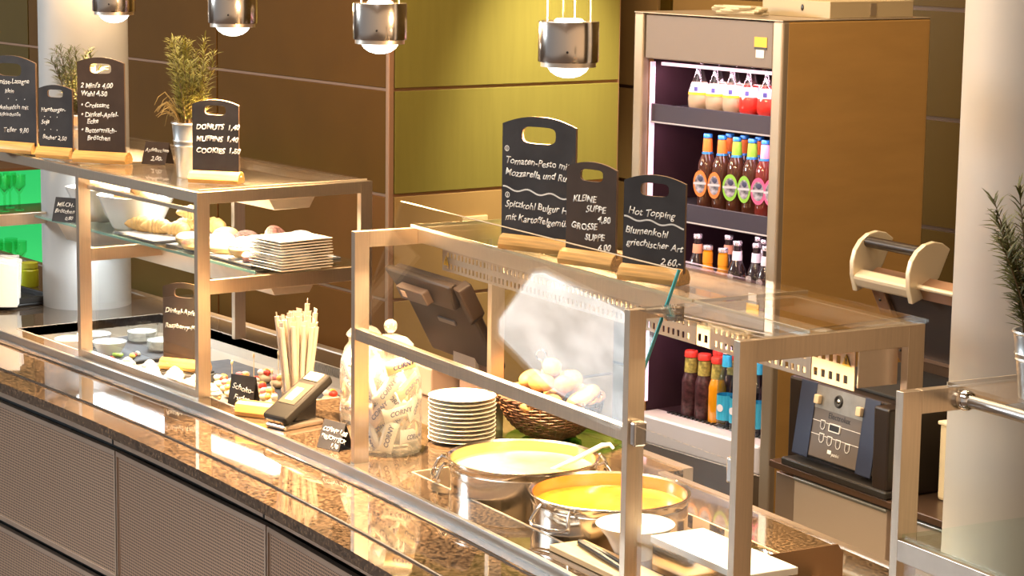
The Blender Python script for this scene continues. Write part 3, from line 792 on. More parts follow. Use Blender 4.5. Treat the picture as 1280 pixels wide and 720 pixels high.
# third shelf: dark bottles and two orange ones
M_COLA = liquid('dark_cola', (.022, .012, .014)); M_ORJ = liquid('orange_juice', (.85, .33, .01)); M_PEACH = pm('peach_label', (.78, .36, .20), .5)
low = [(-5.419, 0, 'dark'), (-5.350, .07, 'dark'), (-5.275, .13, 'dark'), (-5.370, .0, 'orange'), (-5.298, .0, 'orange'), (-5.215, .10, 'berry'), (-5.232, .0, 'berry'), (-5.165, .02, 'berry'), (-5.150, .09, 'orange'), (-5.100, .0, 'berry'), (-5.095, .10, 'berry'), (-5.06, .04, 'berry')]
BULB = [(0, 0), (.030, 0), (.036, .02), (.037, .075), (.030, .105), (.018, .135), (.015, .15), (.014, .19), (.015, .194), (.015, .2), (0, .2)]
cnt = {}
for (x, dy, kd) in low:
    cnt[kd] = cnt.get(kd, 0) + 1
    lab = {'dark': 'dark bottle with peach neck label on the third fridge shelf, %s from left' % ordw[cnt[kd] - 1], 'orange': 'bulb-shaped orange juice bottle on the third fridge shelf, %s from left' % ordw[cnt[kd] - 1], 'berry': 'dark berry drink bottle with silver cap at the right of the third fridge shelf'}[kd]
    if kd == 'orange':
        bottle('juice_bottle', lab, 'bottle', BULB, M_ORJ, M_SILC, (.016, .206, .014), [('neck_label', .150, .186, .0165, .0155, pm('orange_neck', (.95, .38, .02), .5))], (x, yf + dy, 1.036), 'bottles on the third fridge shelf')
    else:
        t = bottle('juice_bottle', lab, 'bottle', LONG, M_COLA, M_SILC, (.0145, .236, .014), [('neck_label', .176, .205, .0168, .0150, M_PEACH if kd == 'dark' else M_WLAB)], (x, yf + dy, 1.036), 'bottles on the third fridge shelf')
        if kd == 'berry':
            m = MB(); m.lathe([(0, 0), (.011, 0), (.011, .001), (0, .001)], 14, T(-.005, -.0312, .125, PI / 2)); m.build('round_label', M_WLAB, t)
            m = MB(); m.box(-.016, .016, -.0312, -.030, .04, .10); m.build('label', pm('plum_label', (.20, .04, .12), .5), t)
# bottom: red-capped drinks and water bottles
M_WEAVE = pm('dark_smoothie', (.06, .020, .022), .35, noise=.7, nscale=90); M_HERB = pm('herb_label', (.42, .36, .08), .5, noise=.6, nscale=60); M_BLUEL = pm('blue_label', (.05, .45, .68), .4); M_WATER = glass_mat('water_bottle', (.75, .88, .95))
JARP = [(0, 0), (.027, 0), (.029, .004), (.029, .120), (.024, .138), (.019, .150), (.019, .200), (0, .200)]
bl = [(-5.470, 0, 'dark'), (-5.405, 0, 'dark'), (-5.340, 0, 'orange'), (-5.435, .09, 'dark'), (-5.365, .09, 'dark'), (-5.300, .08, 'dark'), (-5.205, .10, 'dark')]
cnt = {}
for (x, dy, kd) in bl:
    k = kd + ('f' if dy == 0 else 'r'); cnt[k] = cnt.get(k, 0) + 1
    lab = ('red-capped orange smoothie bottle in the bottom of the fridge' if kd == 'orange' else 'red-capped dark smoothie bottle, %s' % (('%s from left in the bottom front row' % ordw[cnt[k] - 1]) if dy == 0 else 'rear row at the bottom of the fridge'))
    bottle('smoothie_bottle', lab, 'bottle', JARP, M_ORJ if kd == 'orange' else M_WEAVE, M_REDC, (.022, .218, .020), [('neck_label', .148, .196, .0215, .0195, M_HERB)], (x, yf + .03 + dy, .665), 'red-capped bottles at the bottom of the fridge')
for i, x in enumerate((-5.275, -5.215, -5.13)):
    t = bottle('water_bottle', 'clear water bottle with blue label at the bottom of the fridge, %s from left' % ordw[i], 'bottle', [(r, z * 1.1) for r, z in LONG], M_WATER, M_WLAB, (.0145, .262, .02), [('label', .03, .11, .0304, .0304, M_BLUEL), ('neck_label', .200, .238, .0165, .0150, M_BLUEL)], (x, yf + .01, .665), 'water bottles at the bottom of the fridge')
    m = MB(); m.lathe([(0, 0), (.012, 0), (.012, .001), (0, .001)], 14, T(0, -.0318, .07, PI / 2)); m.build('round_label', M_WLAB, t)

# ------------------------------------------------------------------ back counter with the sandwich press
bk = thing('back_counter', 'stainless back counter with drawers under the sandwich press', 'counter', mw(.14, 1.2, 0), MA)
part('cabinet_body', [(0, 1.7, .02, .75, .0, .775)], pm('counter_steel', (.42, .33, .27), .4, .8), bk, .003)
part('worktop', [(0, 1.7, -.005, .75, .79, .81)], pm('worktop_brown', (.10, .06, .04), .3, .5), bk, .003)
for (s0, s1, z0, z1) in ((.11, .50, .50, .785), (.11, .50, .22, .48), (.62, 1.10, .50, .785), (.62, 1.10, .22, .48), (1.13, 1.6, .5, .765)):
    d = part('drawer', [(s0, s1, 0, .02, z0, z1)], pm('drawer_steel', (.62, .53, .46), .38, .7), bk, .003)
    part('drawer_grip', [(s0, s1, -.004, .010, z1 - .008, z1)], pm('grip_edge', (.40, .42, .42), .3, .8), d, .002)
    part('shadow_gap', [(s0, s1, .001, .019, z1 + .001, z1 + .007)], M_DARK, d, 0)
pr = thing('sandwich_press', 'black sandwich press with blue and grey control panel and raised lid', 'sandwich press', mw(.16, 1.2, .81), MA)
part('body', [(0, .48, .04, .56, .0, .235)], M_BROWNPL, pr, .008)
part('base_ledge', [(0.04, .485, -.01, .10, .0, .022)], M_BLACK, pr, .005)
part('side_cheek', [(.42, .48, -.005, .06, .02, .235)], M_BROWNPL, pr, .006)
TP = T(.065, .028, .040, R(-8))
M_PBLUE = pm('panel_blue', (.026, .034, .068), .4); M_PGREY = pm('panel_grey', (.13, .105, .09), .45, .1); M_PLIGHT = pm('panel_steel', (.27, .25, .22), .4, .5, noise=.15)
m = MB(); m.box(0, .335, -.018, .0, 0, .192, TP); cp = m.build('control_panel', M_PGREY, pr, bevel=.003)
m = MB(); m.box(0, .068, -.021, -.0185, -.006, .196, TP); m.build('blue_side', M_PBLUE, cp, bevel=.002)
m = MB(); m.box(.272, .335, -.021, -.0185, -.006, .196, TP); m.build('blue_side', M_PBLUE, cp, bevel=.002)
m = MB(); m.box(.068, .272, -.0195, -.0182, .132, .192, TP); m.build('steel_field', M_PLIGHT, cp)
m = MB(); m.torus(.0135, .0042, TP @ T(.165, -.0195, .163, PI / 2), 24, 8); m.build('emblem_ring', M_BLACK, cp)
m = MB(); m.ball((0, 0, 0), (.007, .007, .003), TP @ T(.165, -.0205, .163, PI / 2)); m.build('emblem', M_CHROME, cp)
for s in (.085, .262):
    m = MB(); m.box(-.010, .010, -.014, 0, -.012, .012, TP @ T(s, -.019, .155)); m.build('knob', pm('cream_knob', (.75, .56, .34), .4), cp, bevel=.003)
for z in (.098, .062):
    m = MB(); m.box(.068, .272, -.0192, -.0181, z, z + .0012, TP); m.build('panel_line', M_PAPER, cp)
m = MB(); m.box(.140, .188, -.0205, -.0183, .080, .102, TP); dp = m.build('display_frame', M_PAPER, cp, bevel=.003)
m = MB(); m.box(.144, .184, -.0215, -.0200, .083, .099, TP); m.build('display', M_BLACK, dp)
for (s, z) in ((.113, .092), (.115, .057), (.150, .055), (.187, .053), (.226, .051)):
    Q = TP @ T(s, -.019, z, PI / 2)
    m = MB(); m.prism([(-.010, .012), (.010, .012), (.010, -.006), (.004, -.013), (-.004, -.013), (-.010, -.006)], 0, .001, Q); bt = m.build('button', M_PAPER, cp)
    m = MB(); m.prism([(-.008, .010), (.008, .010), (.008, -.005), (.003, -.011), (-.003, -.011), (-.008, -.005)], .0012, .0016, Q); m.build('button_face', M_PGREY, bt)
    m = MB(); m.box(-.0012, .0012, -.004, .005, .0017, .0022, Q); m.build('button_mark', M_BLACK, bt)
writing('lettering', [('Electrolux', .130, .113, .022, 0)], pm('panel_ink', (.018, .018, .022), .5), cp, shear=0, wob=0).matrix_local = TP @ T(0, -.0186, 0, PI / 2)
writing('lettering', [('panini', .165, .018, .013, 0)], M_PAPER, cp, shear=.2, wob=0, strokes=[([(.150, .026), (.160, .026)], .010)]).matrix_local = TP @ T(0, -.0188, 0, PI / 2)
part('plate', [(.03, .45, .08, .55, .235, .245)], M_DARK, pr, .003)
# lid: hinged at the back, standing up and leaning forward
LM = T(.07, .39, .31, R(-31))    # local z runs up along the lid
lid = MB(); lid.box(0, .38, -.025, .03, 0, .03, LM); lid.box(0, .05, -.025, .03, .03, .29, LM); lid.box(.33, .38, -.025, .03, .03, .29, LM); lid.box(0, .38, -.025, .03, .26, .30, LM)
LM = Matrix.Translation((.07, .39, .25)) @ Matrix.Rotation(R(28), 4, 'X')
lid = MB()
for b in ((0, .40, -.02, .025, 0, .04), (0, .05, -.02, .025, .04, .26), (.35, .40, -.02, .025, .04, .26), (0, .40, -.02, .025, .26, .30)): lid.box(*b, LM)
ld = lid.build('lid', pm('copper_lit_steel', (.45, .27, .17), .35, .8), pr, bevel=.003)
m = MB(); m.box(.05, .35, -.006, .02, .04, .26, LM); m.build('lid_plate', pm('ribbed_iron', (.04, .028, .024), .5), ld)
for k in range(4):
    m = MB(); m.ball((.024, -.021, .06 + .055 * k), .004, LM, 8, 6); m.build('screw', M_BLACK, ld)
m = MB(); m.box(-.03, .22, -.05, -.01, .275, .315, LM); hp = m.build('handle_plate', pm('cream_enamel', (.78, .66, .46), .35, .4), ld, bevel=.01)
for s in (-.03, .205):
    m = MB(); poly = [(-.058, .268), (-.02, .262), (.05, .285), (.115, .335), (.10, .362), (.078, .380), (.048, .389), (.018, .386), (-.010, .372), (-.032, .348), (-.048, .315)]
    m.prism(poly, s, s + .018, LM @ Matrix(((0, 0, 1, 0), (1, 0, 0, 0), (0, 1, 0, 0), (0, 0, 0, 1)))); m.build('handle_bracket', MATS['cream_enamel'], ld, bevel=.003)
m = MB(); m.tube([(-.012, .035, .372), (.205, .035, .372)], .015, 14, LM); m.build('handle_grip', M_BROWNPL, ld)
m = MB(); m.tube([(.222, -.02, .30), (.40, -.02, .30)], .007, 10, LM); m.build('lid_rod', MATS['cream_enamel'], ld)
bx_ = thing('storage_container', 'cream plastic container on the back counter, left of the white column', 'container', mw(.69, 1.32, .81), MA)
m = MB(); m.box(0, .16, 0, .14, 0, .20); m.build('tub', pm('cream_tub', (.86, .72, .48), .5), bx_, bevel=.008)
m = MB(); m.box(-.004, .164, -.004, .144, .195, .205); m.build('lid', pm('cream_tub_lid', (.90, .78, .55), .5), bx_, bevel=.003)

# ------------------------------------------------------------------ chalk boards on wooden feet
def chalk_board(label, loc, rz, w, h, lines, base=None, handle=True, strokes=(), seed=1, lean=0, tint=M_SLATE, ts=.22, name='chalkboard_sign', weight=.012, group='chalkboard signs'):
    t = thing(name, label, 'sign', loc, rz, group)
    bh = .036 if base else 0
    # outline: straight sides, domed top
    top = h; rise = .10 * w; sag = h - rise
    outline = [(-w / 2, 0), (w / 2, 0), (w / 2, sag)]
    for k in range(1, 12):
        x = w / 2 - w * k / 12; outline.append((x, sag + rise * (1 - (2 * x / w) ** 2)))
    outline.append((-w / 2, sag))
    bm = bmesh.new()
    ov = [bm.verts.new((x, y, 0)) for x, y in outline]; oe = [bm.edges.new((ov[i], ov[(i + 1) % len(ov)])) for i in range(len(ov))]
    es = list(oe)
    if handle:
        hw, hh, hz = w * .46, .19 * w, h - .21 * w
        hl = []
        for k in range(20):
            a = 2 * PI * k / 20; c = math.cos(a); s = math.sin(a)
            hl.append((math.copysign(abs(c) ** .45, c) * hw / 2, hz + math.copysign(abs(s) ** .6, s) * hh / 2))
        hv = [bm.verts.new((x, y, 0)) for x, y in hl]; es += [bm.edges.new((hv[i], hv[(i + 1) % 20])) for i in range(20)]
    bmesh.ops.triangle_fill(bm, use_beauty=True, use_dissolve=False, edges=es)
    r = bmesh.ops.extrude_face_region(bm, geom=list(bm.faces)); bmesh.ops.translate(bm, verts=[g for g in r['geom'] if isinstance(g, bmesh.types.BMVert)], vec=(0, 0, .007))
    bmesh.ops.recalc_face_normals(bm, faces=bm.faces)
    me = bpy.data.meshes.new('board'); bm.to_mesh(me); bm.free(); me.materials.append(tint); me.materials.append(M_SLATEB)
    for p in me.polygons:
        if abs(p.normal.z) < .5: p.material_index = 1
    b = bpy.data.objects.new('board', me); COL.objects.link(b); b.parent = t
    z0 = bh - .012 if base else 0
    b.location = (0, .0035, z0); b.rotation_euler = (PI / 2 - lean, 0, 0)
    # local of board: x across, y up; front face is local +z after extrude (0.007)
    if lines or strokes:
        for q, ln_ in enumerate(lines): writing('handwriting', [ln_], M_CHALK, b, seed + q, loc=(0, 0, .0071), rot=(0, 0, 0), shear=ts, weight=weight)
        for st_ in strokes: writing('chalk_line', [], M_CHALK, b, seed, loc=(0, 0, .0071), rot=(0, 0, 0), strokes=[st_])
    if base:
        bw, bd = base
        m = MB(); prof = [(-bd / 2, 0), (bd / 2, 0), (bd / 2 + .004, .012), (bd / 2 - .004, .028), (.006, .036), (.006, .022), (-.006, .022), (-.006, .036), (-bd / 2 + .004, .028), (-bd / 2 - .004, .012)]
        m.prism(prof, -bw / 2, bw / 2, Matrix(((0, 0, 1, 0), (1, 0, 0, 0), (0, 1, 0, 0), (0, 0, 0, 1)))); m.build('wooden_foot', M_WOOD, t, bevel=.002)
    return t


def wave(x0, x1, y, amp, n, drop=0, wd=.0035):
    return ([(x0 + (x1 - x0) * k / 40, y + amp * math.sin(2 * PI * n * k / 40 + 1.2) - drop * k / 40) for k in range(41)], wd)


def ring(x, y, r, wd=.002): return ([(x + r * math.cos(a * .5), y + r * 1.1 * math.sin(a * .5)) for a in range(14)], wd)


ZG = ZT + .0085
W1 = .205
chalk_board('tall black chalkboard with pesto and cabbage dishes in front of the green wall', (-4.155, 3.180, ZG), R(18), W1, .288,
            [('Tomaten-Pesto mit', -.094, .176, .0225, -.02), ('Mozzarella und Rucola', -.094, .148, .0225, -.02), ('Spitzkohl Bulgur Hack', -.092, .075, .0225, -.03), ('mit Kartoffelgemüse', -.092, .044, .0225, -.03)], (.195, .046),
            strokes=[wave(-.098, .098, .118, .004, 3, .012), ring(-.089, .210, .0055), ring(-.086, .102, .0055), ([(-.089, .213), (-.089, .206)], .002), ([(-.086, .105), (-.086, .098)], .002)], seed=3)
chalk_board('small brown-lit chalkboard with soup prices, before the tall pesto board', (-3.915, 3.145, ZG), R(12), .142, .208,
            [('KLEINE', -.052, .118, .0205, .02), ('SUPPE', -.014, .097, .0205, .02), ('4,80', .020, .076, .0205, .02), ('GROSSE', -.056, .056, .0205, .02), ('SUPPE', -.016, .034, .0205, .02), ('6,00', .022, .014, .0205, .02)], (.155, .046), seed=5, tint=pm('lamplit_chalkboard', (.062, .040, .028), .62, 0, .2, noise=.2, nscale=12), weight=.02)  # brown lamp glow on the black board put into its colour
chalk_board('grey chalkboard offering cauliflower topping, rightmost over the soups', (-3.668, 3.118, ZG), R(20), .150, .205,
            [('Hot Topping', -.064, .118, .0215, -.03), ('Blumenkohl', -.070, .078, .0215, -.04), ('griechischer Art', -.066, .052, .0205, -.04), ('2,60,-', .018, .016, .0215, -.05)], (.152, .046),
            strokes=[wave(-.072, .072, .110, .003, 2.5, .012)], seed=8)
chalk_board('black chalkboard with donut, muffin and cookie prices beside the zinc pot', (-5.724, 3.215, ZG), R(38), .142, .215,
            [('DONUTS  1,40', -.060, .130, .0205, .01), ('MUFFINS  1,40', -.060, .096, .0205, .01), ('COOKIES  1,50', -.060, .062, .0205, .01)], (.155, .046), seed=11, weight=.02)
chalk_board('tall chalkboard with breakfast offers, right of the rosemary on the left case', (-6.372, 3.18, ZG), R(34), .163, .300,
            [("2 Mini's 4,00", -.070, .205, .0215, .02), ('Wahl 4,50', -.070, .180, .0215, .02), ('• Croissant', -.070, .145, .021, .02), ('• Dinkel-Apfel-', -.070, .116, .021, .02), ('Ecke', -.050, .096, .021, .02), ('• Buttermilch-', -.070, .068, .021, .02), ('Brötchen', -.050, .045, .021, .02)], (.185, .046), seed=13, weight=.022, tint=MATS['lamplit_chalkboard'])
chalk_board('smallest black chalkboard standing before the left rosemary plant', (-6.565, 3.12, ZG), R(28), .128, .205,
            [('Hamburger-', -.055, .120, .0185, .03), ('.   .   .', -.045, .103, .022, .03), ('Soja', -.055, .082, .0185, .03), ('.   .   .', -.045, .063, .022, .03), ('Becher 2,50', -.052, .035, .0185, -.02)], (.130, .046), seed=17, weight=.012)
chalk_board('large chalkboard cut by the left picture edge', (-6.80, 3.075, ZG), R(24), .215, .285,
            [('Gemüse-Lasagne', -.075, .190, .0225, .06), ('klein', -.02, .165, .019, .02), ('.    .    .', -.01, .145, .025, 0), ('Dinkelnudeln mit', -.07, .110, .0205, .05), ('Hackfleischsoße', -.07, .090, .017, .03), ('Teller  9,80', -.03, .040, .022, .02)], (.205, .046), seed=19, weight=.004)
chalk_board('grey chalkboard for spelt and raspberry cakes inside the pastry case', (-6.075, 3.30, .8815), R(30), .150, .245,
            [('Dinkel-Apfelk.', -.068, .150, .0215, -.02), ('Raspberry-Muff.', -.068, .105, .020, -.03)], (.160, .046), seed=23, weight=.02, tint=MATS['lamplit_chalkboard'])


rz_ = thing('display_riser', 'low dark riser carrying the spelt cake board in the cold well', 'riser', (-6.075, 3.30, .8445), R(30))
m = MB(); m.box(-.09, .09, -.035, .035, 0, .030); m.build('block', M_SLATETRAY, rz_, bevel=.002)
m = MB(); m.box(-.085, .085, -.03, .03, .030, .036); m.build('cover', M_BLACK, rz_, bevel=.001)


def tent_card(label, loc, rz, w, h, lines, seed, tint=M_SLATE):
    t = thing('price_card', label, 'price card', loc, rz, 'folded price cards')
    d = .026
    a = math.atan2(d, h)
    for sg in (-1, 1):
        Mx = Matrix.Translation((0, sg * d, 0)) @ Matrix.Rotation(-sg * -a if False else sg * a, 4, 'X')
        m = MB(); m.box(-w / 2, w / 2, -.001, .001, 0, h / math.cos(a), Mx)
        o = m.build('card_front' if sg < 0 else 'card_back', tint, t)
        if sg < 0:
            wr_ = writing('handwriting', lines, M_CHALK, o, seed, weight=.006)
            wr_.matrix_local = Mx @ T(0, -.0012, 0, PI / 2)
    return t


tent_card('black folded price card standing before the skewers on the tray', (-5.555, 3.205, .8405), R(22), .088, .122, [('Schoko-', -.036, .085, .023, -.12), ('Fudge', -.026, .056, .023, -.12)], 31)
tent_card('black folded card for cereal and fruit bars before the candy jars', (-4.875, 3.082, .9005), R(10), .082, .070, [('CORNY 1,00', -.037, .047, .0165, -.05), ('FRUCHTECK', -.037, .027, .0165, -.05), ('1,10', .006, .007, .0165, -.05)], 33)
tent_card('brown-lit folded price card for apple cake on the left case top', (-6.265, 3.315, ZG), R(29), .085, .066, [('Apfelkuchen', -.038, .040, .0165, 0), ('2,00-', -.012, .012, .020, 0)], 35, MATS['lamplit_chalkboard'])
tent_card('black folded card for milk rolls left of the white bowls', (-6.90, 3.315, 1.2445), R(30), .092, .078, [('MILCH-', -.036, .052, .020, .0), ('Brötchen', -.040, .030, .020, 0), ('0,80', .004, .008, .017, 0)], 37)
wf = thing('sign_foot', 'empty light wooden sign foot on the granite before the straws', 'sign foot', (-5.310, 3.115, .9005), R(30))
m = MB(); m.prism([(-.026, 0), (.026, 0), (.030, .012), (.026, .034), (.006, .040), (.006, .024), (-.006, .024), (-.006, .040), (-.026, .034), (-.030, .012)], -.065, .065, Matrix(((0, 0, 1, 0), (1, 0, 0, 0), (0, 1, 0, 0), (0, 0, 0, 1)))); m.build('block', M_WOOD, wf, bevel=.002)

# ------------------------------------------------------------------ rosemary plants in zinc buckets
def rosemary(label, loc, rz, h, spread, stems, mat, seed, bucket=(.042, .052, .150), straw=False, lean=(0, 0)):
    t = thing('potted_rosemary', label, 'plant', loc, rz, 'rosemary pots')
    rb, rt, hb = bucket; rnd = random.Random(seed)
    m = MB(); m.lathe([(0, 0), (rb, 0), (rb + .001, .003), (rb + (rt - rb) * .55, hb * .55), (rb + (rt - rb) * .56 + .002, hb * .57), (rb + (rt - rb) * .6, hb * .6), (rb + (rt - rb) * .68 + .002, hb * .66), (rb + (rt - rb) * .7, hb * .69), (rt, hb - .006), (rt + .003, hb - .003), (rt + .002, hb), (rt - .002, hb), (rt - .003, hb - .015), (0, hb - .016)], 32)
    m.build('bucket', M_ZINC, t)
    m = MB(); m.lathe([(0, hb - .012), (rt - .004, hb - .015), (rt - .004, hb - .018), (0, hb - .018)], 20); m.build('soil', pm('soil', (.04, .025, .015), .9, bump=.5), t)
    sm = MB(); lf = MB()
    for k in range(stems):
        a = rnd.uniform(0, 2 * PI); r0 = rnd.uniform(0, rt * .6); hh = h * rnd.uniform(.55, 1.0); out = spread * rnd.uniform(.3, 1.0)
        p0 = Vector((r0 * math.cos(a), r0 * math.sin(a), hb - .02)); bend = rnd.uniform(-.4, .4)
        pts = []
        for i in range(9):
            f = i / 8
            pts.append(p0 + Vector((math.cos(a + bend * f) * out * f ** 1.3 + lean[0] * f, math.sin(a + bend * f) * out * f ** 1.3 + lean[1] * f, hh * f)))
        sm.tube(pts, [.0018 * (1 - .6 * i / 8) for i in range(9)], 5)
        nn = int(hh * 330)
        for q in range(nn):
            f = .12 + .88 * q / nn; i = min(7, int(f * 8)); g = f * 8 - i; p = pts[i].lerp(pts[i + 1], g); d = (pts[i + 1] - pts[i]).normalized()
            b = rnd.uniform(0, 2 * PI); sd = Vector((math.cos(b), math.sin(b), 0)); sd = (sd - d * sd.dot(d)).normalized()
            ln = rnd.uniform(.024, .040) * (1.1 - .55 * max(0, f - .6)); dr = (sd * .85 + d * rnd.uniform(.35, .95)).normalized(); side = dr.cross(d).normalized() * .0019; mid = p + dr * ln * .5 + d * .001; tip = p + dr * ln + Vector((0, 0, -.002)); nrm = side.cross(dr).normalized() * .0006
            lf._add([tuple(p - side * .5), tuple(p + side * .5), tuple(mid + side), tuple(mid - side), tuple(tip), tuple(mid + nrm * 2)], [(0, 1, 2, 5), (0, 5, 3), (3, 5, 4), (5, 2, 4), (0, 3, 2, 1), (3, 4, 2)])
    sm.build('stems', M_STEM, t); lf.build('needles', mat, t, ang=60)
    if straw:
        st = MB()
        for k in range(26):
            a = R(200) + rnd.uniform(-.9, .9); p0 = Vector((rt * .5 * math.cos(a), rt * .5 * math.sin(a), hb - .01)); L = rnd.uniform(.05, .085); hp = rnd.uniform(.03, .10)
            st.tube([p0 + Vector((math.cos(a) * L * f, math.sin(a) * L * f, hp * math.sin(PI * min(1, f * .8)) - (.05 * f * f if k % 4 == 0 else 0))) for f in (0, .3, .6, .85, 1)], [.002, .002, .0017, .0013, .0006], 5)
        st.build('dry_leaves', M_STRAW, t)
    return t


rosemary('rosemary in a zinc bucket behind the donut price board', (-5.91, 3.235, ZG), 0, .265, .058, 30, M_LEAF, 41, (.040, .054, .160), True)
rosemary('dark rosemary plant behind the small board, before the left column', (-6.83, 3.33, ZG), 0, .26, .080, 18, M_LEAFD, 43, (.040, .052, .110))
rosemary('rosemary in a zinc bucket at the right picture edge', (-2.407, 2.872, ZG), 0, .29, .085, 36, M_LEAFD, 47, (.030, .043, .112), lean=(-.0, -.0))

# ------------------------------------------------------------------ soups
def soup_pot(label, s, t_, h_ang, soupmat, depth, seed):
    x, y, _ = mw(s, t_); t = thing('soup_pot', label, 'pot', (x, y, .7015), 0, 'steel soup pots')
    Rr = .182; hz = .2735
    m = MB(); m.lathe([(0, 0), (Rr - .012, 0), (Rr - .004, .006), (Rr - .003, hz - .022), (Rr - .0045, hz - .020), (Rr - .003, hz - .018), (Rr - .002, hz - .004), (Rr + .003, hz - .001), (Rr + .003, hz + .001), (Rr, hz + .002), (Rr - .006, hz - .002), (Rr - .006, .01), (0, .008)], 72); m.build('pot_body', M_POT, t)
    m = MB(); v = []; 
    prof = [(0, hz - depth), (.05, hz - depth + .0005), (.10, hz - depth - .0004), (Rr - .012, hz - depth), (Rr - .0062, hz - depth + .003), (Rr - .0064, hz - depth - .02), (0, hz - depth - .02)]
    m.lathe(prof, 60); m.build('soup', soupmat, t)
    for k in (0, 1):
        a = h_ang + k * PI; ca, sa = math.cos(a), math.sin(a); tx, ty = -sa, ca
        def pt(r, w_, z): return (ca * r + tx * w_, sa * r + ty * w_, z)
        m = MB()
        m.tube([pt(Rr - .004, -.042, hz - .012), pt(Rr + .010, -.043, hz - .006), pt(Rr + .020, -.046, hz - .018), pt(Rr + .030, -.055, hz - .040), pt(Rr + .036, -.040, hz - .046), pt(Rr + .038, 0, hz - .047), pt(Rr + .036, .040, hz - .046), pt(Rr + .030, .055, hz - .040), pt(Rr + .020, .046, hz - .018), pt(Rr + .010, .043, hz - .006), pt(Rr - .004, .042, hz - .012)], .0046, 10)
        hd_ = m.build('handle', M_CHROME, t)
        m = MB(); m.tube([pt(Rr + .024, -.052, hz - .046), pt(Rr + .030, 0, hz - .054), pt(Rr + .024, .052, hz - .046)], .0042, 8); m.build('handle_bar', M_CHROME, hd_)
    return t


M_CREAM = pm('cream_soup', (.86, .60, .22), .22, 0, .5, noise=.12, nscale=30, bump=.12, bscale=30)
M_TOM = pm('carrot_soup', (.80, .235, .022), .18, 0, .5, noise=.18, nscale=25, bump=.12, bscale=25)
soup_pot('large steel pot of cream soup with a ladle, left of the two pots', .412, .262, R(-122), M_CREAM, .030, 1)
soup_pot('large steel pot of orange carrot soup, right of the two pots', .792, .270, R(-78), M_TOM, .034, 2)
x, y, _ = mw(.412, .262)
ld_ = thing('ladle', 'pale-handled ladle leaning in the cream soup', 'ladle', (x, y, .823))
m = MB(); m.tube([(.035, .06, .118), (.085, .095, .150), (.135, .135, .188), (.15, .147, .192), (.157, .152, .182)], [.005, .0065, .0065, .005, .004], 10); m.build('handle', M_WHITEM, ld_)
m = MB(); m.lathe([(0, 0), (.02, .003), (.032, .014), (.036, .028), (.034, .028), (.03, .016), (.018, .006), (0, .004)], 22, T(.012, .044, .092)); m.build('bowl', M_POT, ld_)
# serving board, tongs, bowl and white tray in the right bay
x, y, _ = mw(1.10, .055); tbd = thing('serving_board', 'light wooden board on the counter edge, under the black tongs', 'board', mw(.93, .03, .9005), MA)
m = MB(); m.box(0, .34, 0, .09, 0, .014); m.build('plank', pm('pale_wood_board', (.80, .55, .28), .4, noise=.15, nscale=8, stretch=(1, 20, 20)), tbd, bevel=.002)
tg = thing('serving_tongs', 'black tongs lying on the wooden board beside the white bowl', 'tongs', mw(.965, .055, .915), MA)
for k, dy in enumerate((0, .018)):
    m = MB(); m.tube([(0, .03 + dy * .3, .006), (.10, .015 + dy * .6, .009), (.24, .0 + dy, .006)], [.0055, .0065, .005], 8); m.build('arm', M_BLACK, tg)
m = MB(); m.ball((.245, .009, .006), (.012, .016, .006)); m.build('tip', M_BLACK, tg)
m = MB(); m.tube([(0, .03, .006), (-.006, .033, .006), (0, .036, .006)], .005, 8); m.build('hinge', M_BLACK, tg)
sb = thing('soup_bowl', 'white conical soup bowl beside the carrot soup pot', 'bowl', mw(1.055, .170, .9005), 0)
m = MB(); m.lathe([(0, 0), (.040, 0), (.042, .004), (.062, .045), (.083, .070), (.086, .074), (.084, .075), (.080, .070), (.058, .046), (.036, .010), (0, .009)], 48); m.build('bowl_body', M_WHITE, sb)
m = MB(); m.lathe([(0, .055), (.066, .056), (.066, .05), (0, .05)], 30); m.build('contents', pm('white_quark', (.90, .87, .80), .4, bump=.1), sb)
wt = thing('white_serving_shelf', 'raised white serving plate on a steel stand, right of the soup bowl', 'serving stand', mw(1.175, .13, .9005), MA)
part('plate', [(0, .335, 0, .135, .066, .082)], M_WHITE, wt, .002)
part('stand_front', [(.004, .33, .004, .008, -.0, .066)], pm('mirror_steel', (.72, .66, .6), .12, 1), wt, 0)
part('stand_back', [(.004, .33, .125, .129, -.0, .066)], MATS['mirror_steel'], wt, 0)
sd = thing('steel_partition', 'brushed steel partition plate with a cut corner behind the white shelf', 'partition', mw(1.395, .295, .9005), R(-7))
m = MB(); m.prism([(-.16, 0), (.17, 0), (.17, .058), (.155, .078), (-.16, .078)], 0, .004, T(0, 0, 0, PI / 2, 0, PI / 2)); m.build('plate', pm('warm_brushed_steel', (.48, .30, .17), .34, .9), sd)
m = MB(); m.box(-.0, .030, -.16, .17, 0, .004); m.build('foot_flange', M_STEELX, sd)
gp = thing('gastronorm_pan', 'steel food pan with lid and wire handle behind the partition', 'pan', mw(1.16, .30, .9005), MA)
part('pan_body', [(0, .20, 0, .13, -.06, .0)], M_STEELX, gp, .006)
part('lid', [(-.008, .208, -.008, .138, .0, .012)], M_POT, gp, .004)
m = MB(); m.tube([(.05, .065, .012), (.055, .065, .034), (.10, .065, .040), (.145, .065, .034), (.15, .065, .012)], .005, 8); m.build('lid_handle', M_CHROME, gp)
g2 = thing('gastronorm_pan', 'dark-lidded steel pan at the right end of the hot case', 'pan', mw(1.43, .28, .9005), MA)
part('pan_body', [(0, .17, 0, .15, -.06, .0)], M_STEELX, g2, .006)
part('rim', [(-.01, .18, -.01, .16, .0, .006)], M_POT, g2, .003)
part('lid', [(.015, .16, .02, .14, .006, .022)], M_BLACK, g2, .006)
m = MB(); m.tube([(.03, -.01, .012), (.08, -.022, .020), (.13, -.012, .012)], .006, 8); m.build('handle', M_CHROME, g2)

